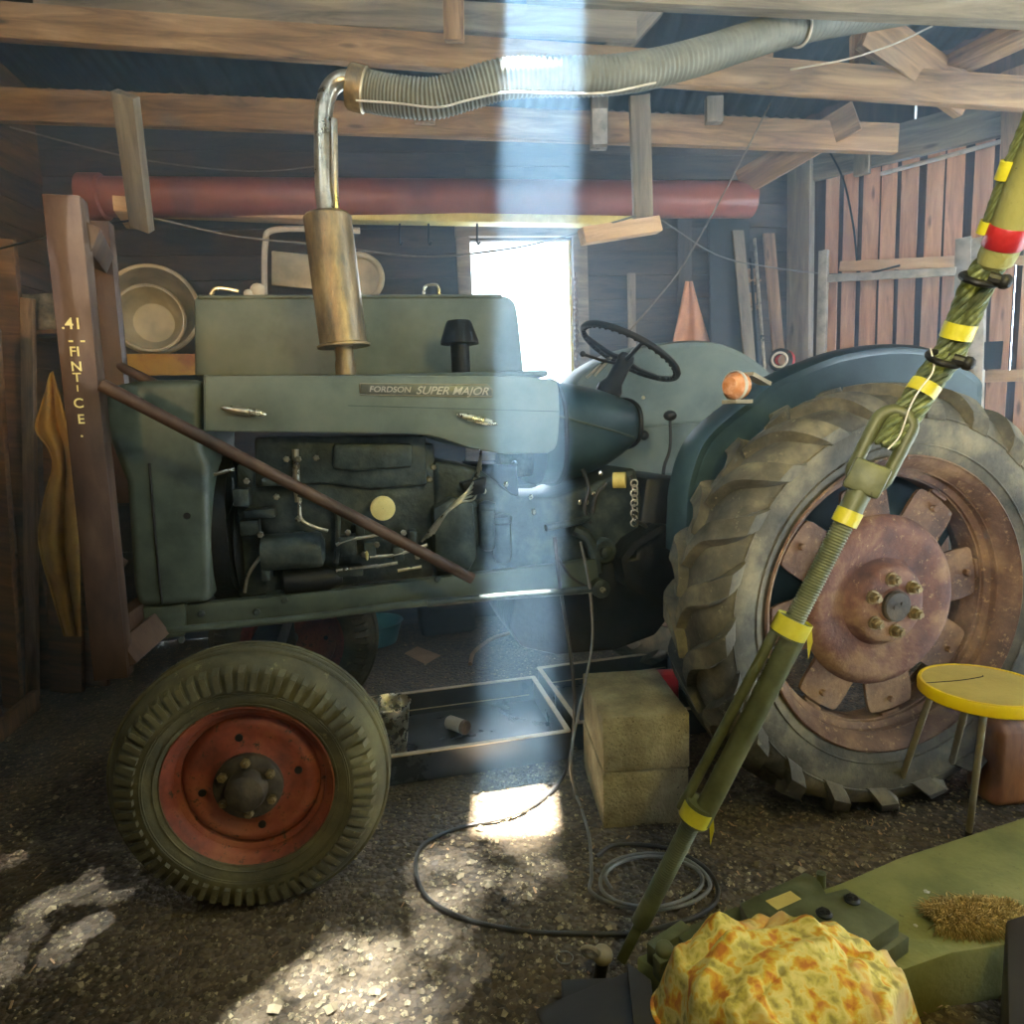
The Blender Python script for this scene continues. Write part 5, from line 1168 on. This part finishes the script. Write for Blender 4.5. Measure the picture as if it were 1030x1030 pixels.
# roll of red and black tape on far fender
c = tp(785, 362, 1.30); c.y = 0; 
p0 = TO+TA*tp(785, 362, 1.25).x+TI*1.25; p0.z = tp(785, 362, 1.25).z
e = empty('tape_roll', p0, 0, 'roll with red and black windings standing on the far fender', 'roll')
o = MB().ring((0, 0, 0), (.5, 1, 0), .042, .016, 30, 10).build('winding', 'black', e); MB().ring((.025, .01, 0), (.5, 1, 0), .040, .010, 30, 10).build('red_winding', 'redband', e); MB().ring((-.008, -.012, .0), (.5, 1, 0), .035, .006, 24, 8).build('white_core', 'white', e)
# --- galvanised rack before the plank wall
e = empty('metal_rack', rp(900, 400, .35), 0, 'galvanised steel rack with cross rail standing before the plank wall', 'rack'); Or = e.location.copy()
def rr_(x, y, o=.35): return rp(x, y, o)-Or
mb = MB(); mb.bar(rr_(829, 252), rr_(821, 560), .055, .04, RN); mb.build('rack_post', 'zinc', e, bev=.003)
mb = MB(); mb.bar(rr_(969, 239), rr_(962, 560), .075, .012, RN); mb.bar(rr_(982, 240, .30), rr_(975, 560, .30), .055, .10, RD); mb.build('rack_post', 'zinc', e, bev=.003)
mb = MB(); mb.bar(rr_(833, 280), rr_(962, 273), .045, .03, RN); mb.build('rack_rail', 'zinc', e, bev=.003)
mb = MB().bar(rp(973, 359, .30), rp(1008, 357, .30), .15, .012, RN); single(mb, 'steel_plate', 'tray', 'plain grey steel plate fixed right of the metal rack', 'plate')
# --- left side: boards, ochre cloth, grille box
def lbord(x0, y0, x1, y1, wpx, Y0, Y1, mat, label, grp='boards leaning at the left wall', th=.03):
    a, b = Q(x0, y0, Y0), G(x1, y1) if Y1 is None else Q(x1, y1, Y1); w = wpx*(a.y+b.y)/2/FPX
    beam('leaning_board', b, a, w, th, mat, label, 'board', grp, side=(0, 1, 0))
lbord(2, 240, 44, 692, 24, 3.3, None, 'lean', 'tall old brown board leaning on the left wall')
lbord(-12, 330, 14, 712, 20, 2.9, None, 'lean', 'dark weathered board at the left edge of the photo')
lbord(28, 300, 33, 700, 12, 3.3, None, 'wood', 'narrow brown lath beside the tall leaning board')
lbord(62, 440, 68, 696, 34, 3.35, None, 'lean', 'short wide brown board behind the ochre cloth')
lbord(84, 470, 96, 690, 30, 3.25, None, 'lean', 'brown board partly hidden by the loader post')
a, b = G(-60, 800), G(38, 712); beam('sill_board', a+V((0, 0, .05)), b+V((0, 0, .05)), .10, .03, 'lean', 'low board lying along the foot of the left wall', 'board', side=(1, 0, 0))
mb = MB(); a, b = G(-60, 770), G(6, 735); mb.prism([a, b, b+V((-.03, .0, .42)), a+V((-.03, 0, .46))], (-.02, .0, 0)); single(mb, 'wall_panel', 'lean', 'brown panel standing at the lower left edge', 'panel')
n = 26; mb = MB(); vs = []; fs = []; mN = 22
lft = cr_path([V((51, 376, 0)), V((40, 410, 0)), V((35, 432, 0)), V((48, 452, 0)), V((52, 470, 0)), V((44, 500, 0)), V((38, 545, 0)), V((52, 600, 0)), V((64, 640, 0))], 4)
rgt = cr_path([V((54, 374, 0)), V((64, 410, 0)), V((73, 440, 0)), V((74, 470, 0)), V((76, 500, 0)), V((79, 545, 0)), V((81, 600, 0)), V((82, 640, 0))], 4)
for i in range(33):
    f = i/32; a = lft[int(f*(len(lft)-1))]; b = rgt[int(f*(len(rgt)-1))]
    for j in range(mN+1):
        g = j/mN; vs.append(Q(a.x+(b.x-a.x)*g, a.y+(b.y-a.y)*g, 3.05+.05*sin(g*11+.8*sin(f*3))*(.15+min(f*2, .7))))
for i in range(32):
    for j in range(mN): a = i*(mN+1)+j; fs.append((a, a+1, a+mN+2, a+mN+1))
mb.add(vs, fs); o = single(mb, 'ochre_cloth', 'yellowcloth', 'ochre yellow cloth hanging in folds beside the loader post', 'cloth', ang=180); md = o.modifiers.new('t', 'SOLIDIFY'); md.thickness = .006
MB_ = MB(); c = Q(45, 315, 3.4)
M['mesh'] = surf('mottled_grey', [(40, 38, 34), (150, 144, 124)], 16, .8, 0, .3)
MB_.box(c, (.20, .10, .17)); o = single(MB_, 'speckled_box', 'mesh', 'small speckled grey box on the left wall beside the loader post', 'box', bev=.006)
c2 = c-V((0, 0, .10)); mb = MB().box(c2+V((-.05, .0, -.0)), (.34, .14, .02)); single(mb, 'box_shelf', 'lean', 'little wall shelf carrying the speckled box', 'shelf')
for i, (x, y, L, hv) in enumerate(((430, 770, 0, 0),)):
    pass
for (x, y, r, lb) in ((453, 765, .012, 'small reddish stone at the front edge of the drip tray'), (479, 796, .013, 'dark stone on the sunlit gravel'), (507, 905, .010, 'yellowish pebble on the dark dirt near the cable'), (395, 848, .012, 'pale flat leaf scrap on the gravel right of the front tyre')):
    mb = MB(); pebble(mb, G(x, y, .012), r); single(mb, 'stone', 'stone' if 'dark' not in lb else 'dark', lb, 'stone')
# ------------------------------------------------------------------ light and air
def volume():
    mb = MB().hexa([(-2.75, 1.93, .02), (4.0, 1.93, .02), (1.75, 4.52, .02), (-2.75, 4.22, .02), (-2.75, 1.93, 3.75), (4.0, 1.93, 3.75), (1.75, 4.52, 3.3), (-2.75, 4.22, 3.3)])
    m_ = bpy.data.materials.new('dusty_air'); m_.use_nodes = True; t = m_.node_tree; t.nodes.clear()
    o = t.nodes.new('ShaderNodeOutputMaterial'); s_ = t.nodes.new('ShaderNodeVolumeScatter')
    s_.inputs['Color'].default_value = (.42, .72, 1, 1); s_.inputs['Density'].default_value = VD; s_.inputs['Anisotropy'].default_value = .35
    t.links.new(s_.outputs[0], o.inputs['Volume']); M['air'] = m_
    ob = mb.build('haze', 'air'); tag(ob, 'thin bluish dust haze filling the air of the shed', 'haze', kind='stuff')
VD = .10
volume()
def lamp(name, ty, loc, energy, col, **k):
    l = bpy.data.lights.new(name, ty); l.energy = energy; l.color = col
    for a, b in k.items(): setattr(l, a, b)
    o = bpy.data.objects.new(name, l); COL.objects.link(o); o.location = loc; return o
def aim(o, tgt): o.rotation_euler = (V(tgt)-o.location).to_track_quat('-Z', 'Y').to_euler()
sun_dir = V((-.03, 2.20, 0))-V(((SLIT[0]+SLIT[1])/2, (SLIT[2]+SLIT[3])/2, roof_z(2.09)))
s = lamp('sunlight', 'SUN', (0, 0, 8), 360, (.92, .96, 1), angle=.028); s.rotation_euler = sun_dir.to_track_quat('-Z', 'Y').to_euler()
# warm inspection lamp hanging over the viewer, then two spots added as fill
w = lamp('hand_lamp', 'POINT', (.75, .35, 2.1), 58, (1, .84, .24), shadow_soft_size=.05)
w2 = lamp('plank_fill', 'SPOT', (-.6, -1.6, 1.9), 420, (1, .88, .74), shadow_soft_size=.15, spot_size=.85, spot_blend=.6); aim(w2, (2.6, 4.2, 2.2))  # unseen warm spot added to brighten the right plank wall
w3 = lamp('beam_fill', 'SPOT', (-.9, -.8, 1.7), 230, (1, .68, .32), shadow_soft_size=.1, spot_size=1.0, spot_blend=.8); aim(w3, (-1.6, 3.0, 2.9))  # unseen orange spot added to light the upper left beams
wd = SC.world or bpy.data.worlds.new('World'); SC.world = wd; wd.use_nodes = True
bg = wd.node_tree.nodes.get('Background') or wd.node_tree.nodes.new('ShaderNodeBackground')
bg.inputs['Color'].default_value = (.70, .86, 1, 1); bg.inputs['Strength'].default_value = 36
vs_ = SC.view_settings; vs_.view_transform = 'Standard'; vs_.look = 'None'; vs_.exposure = 0; vs_.gamma = 1; vs_.use_curve_mapping = False
cy = SC.cycles; cy.max_bounces = 6; cy.diffuse_bounces = 4; cy.volume_bounces = 1; cy.transmission_bounces = 6; cy.sample_clamp_indirect = 6; cy.use_denoising = True
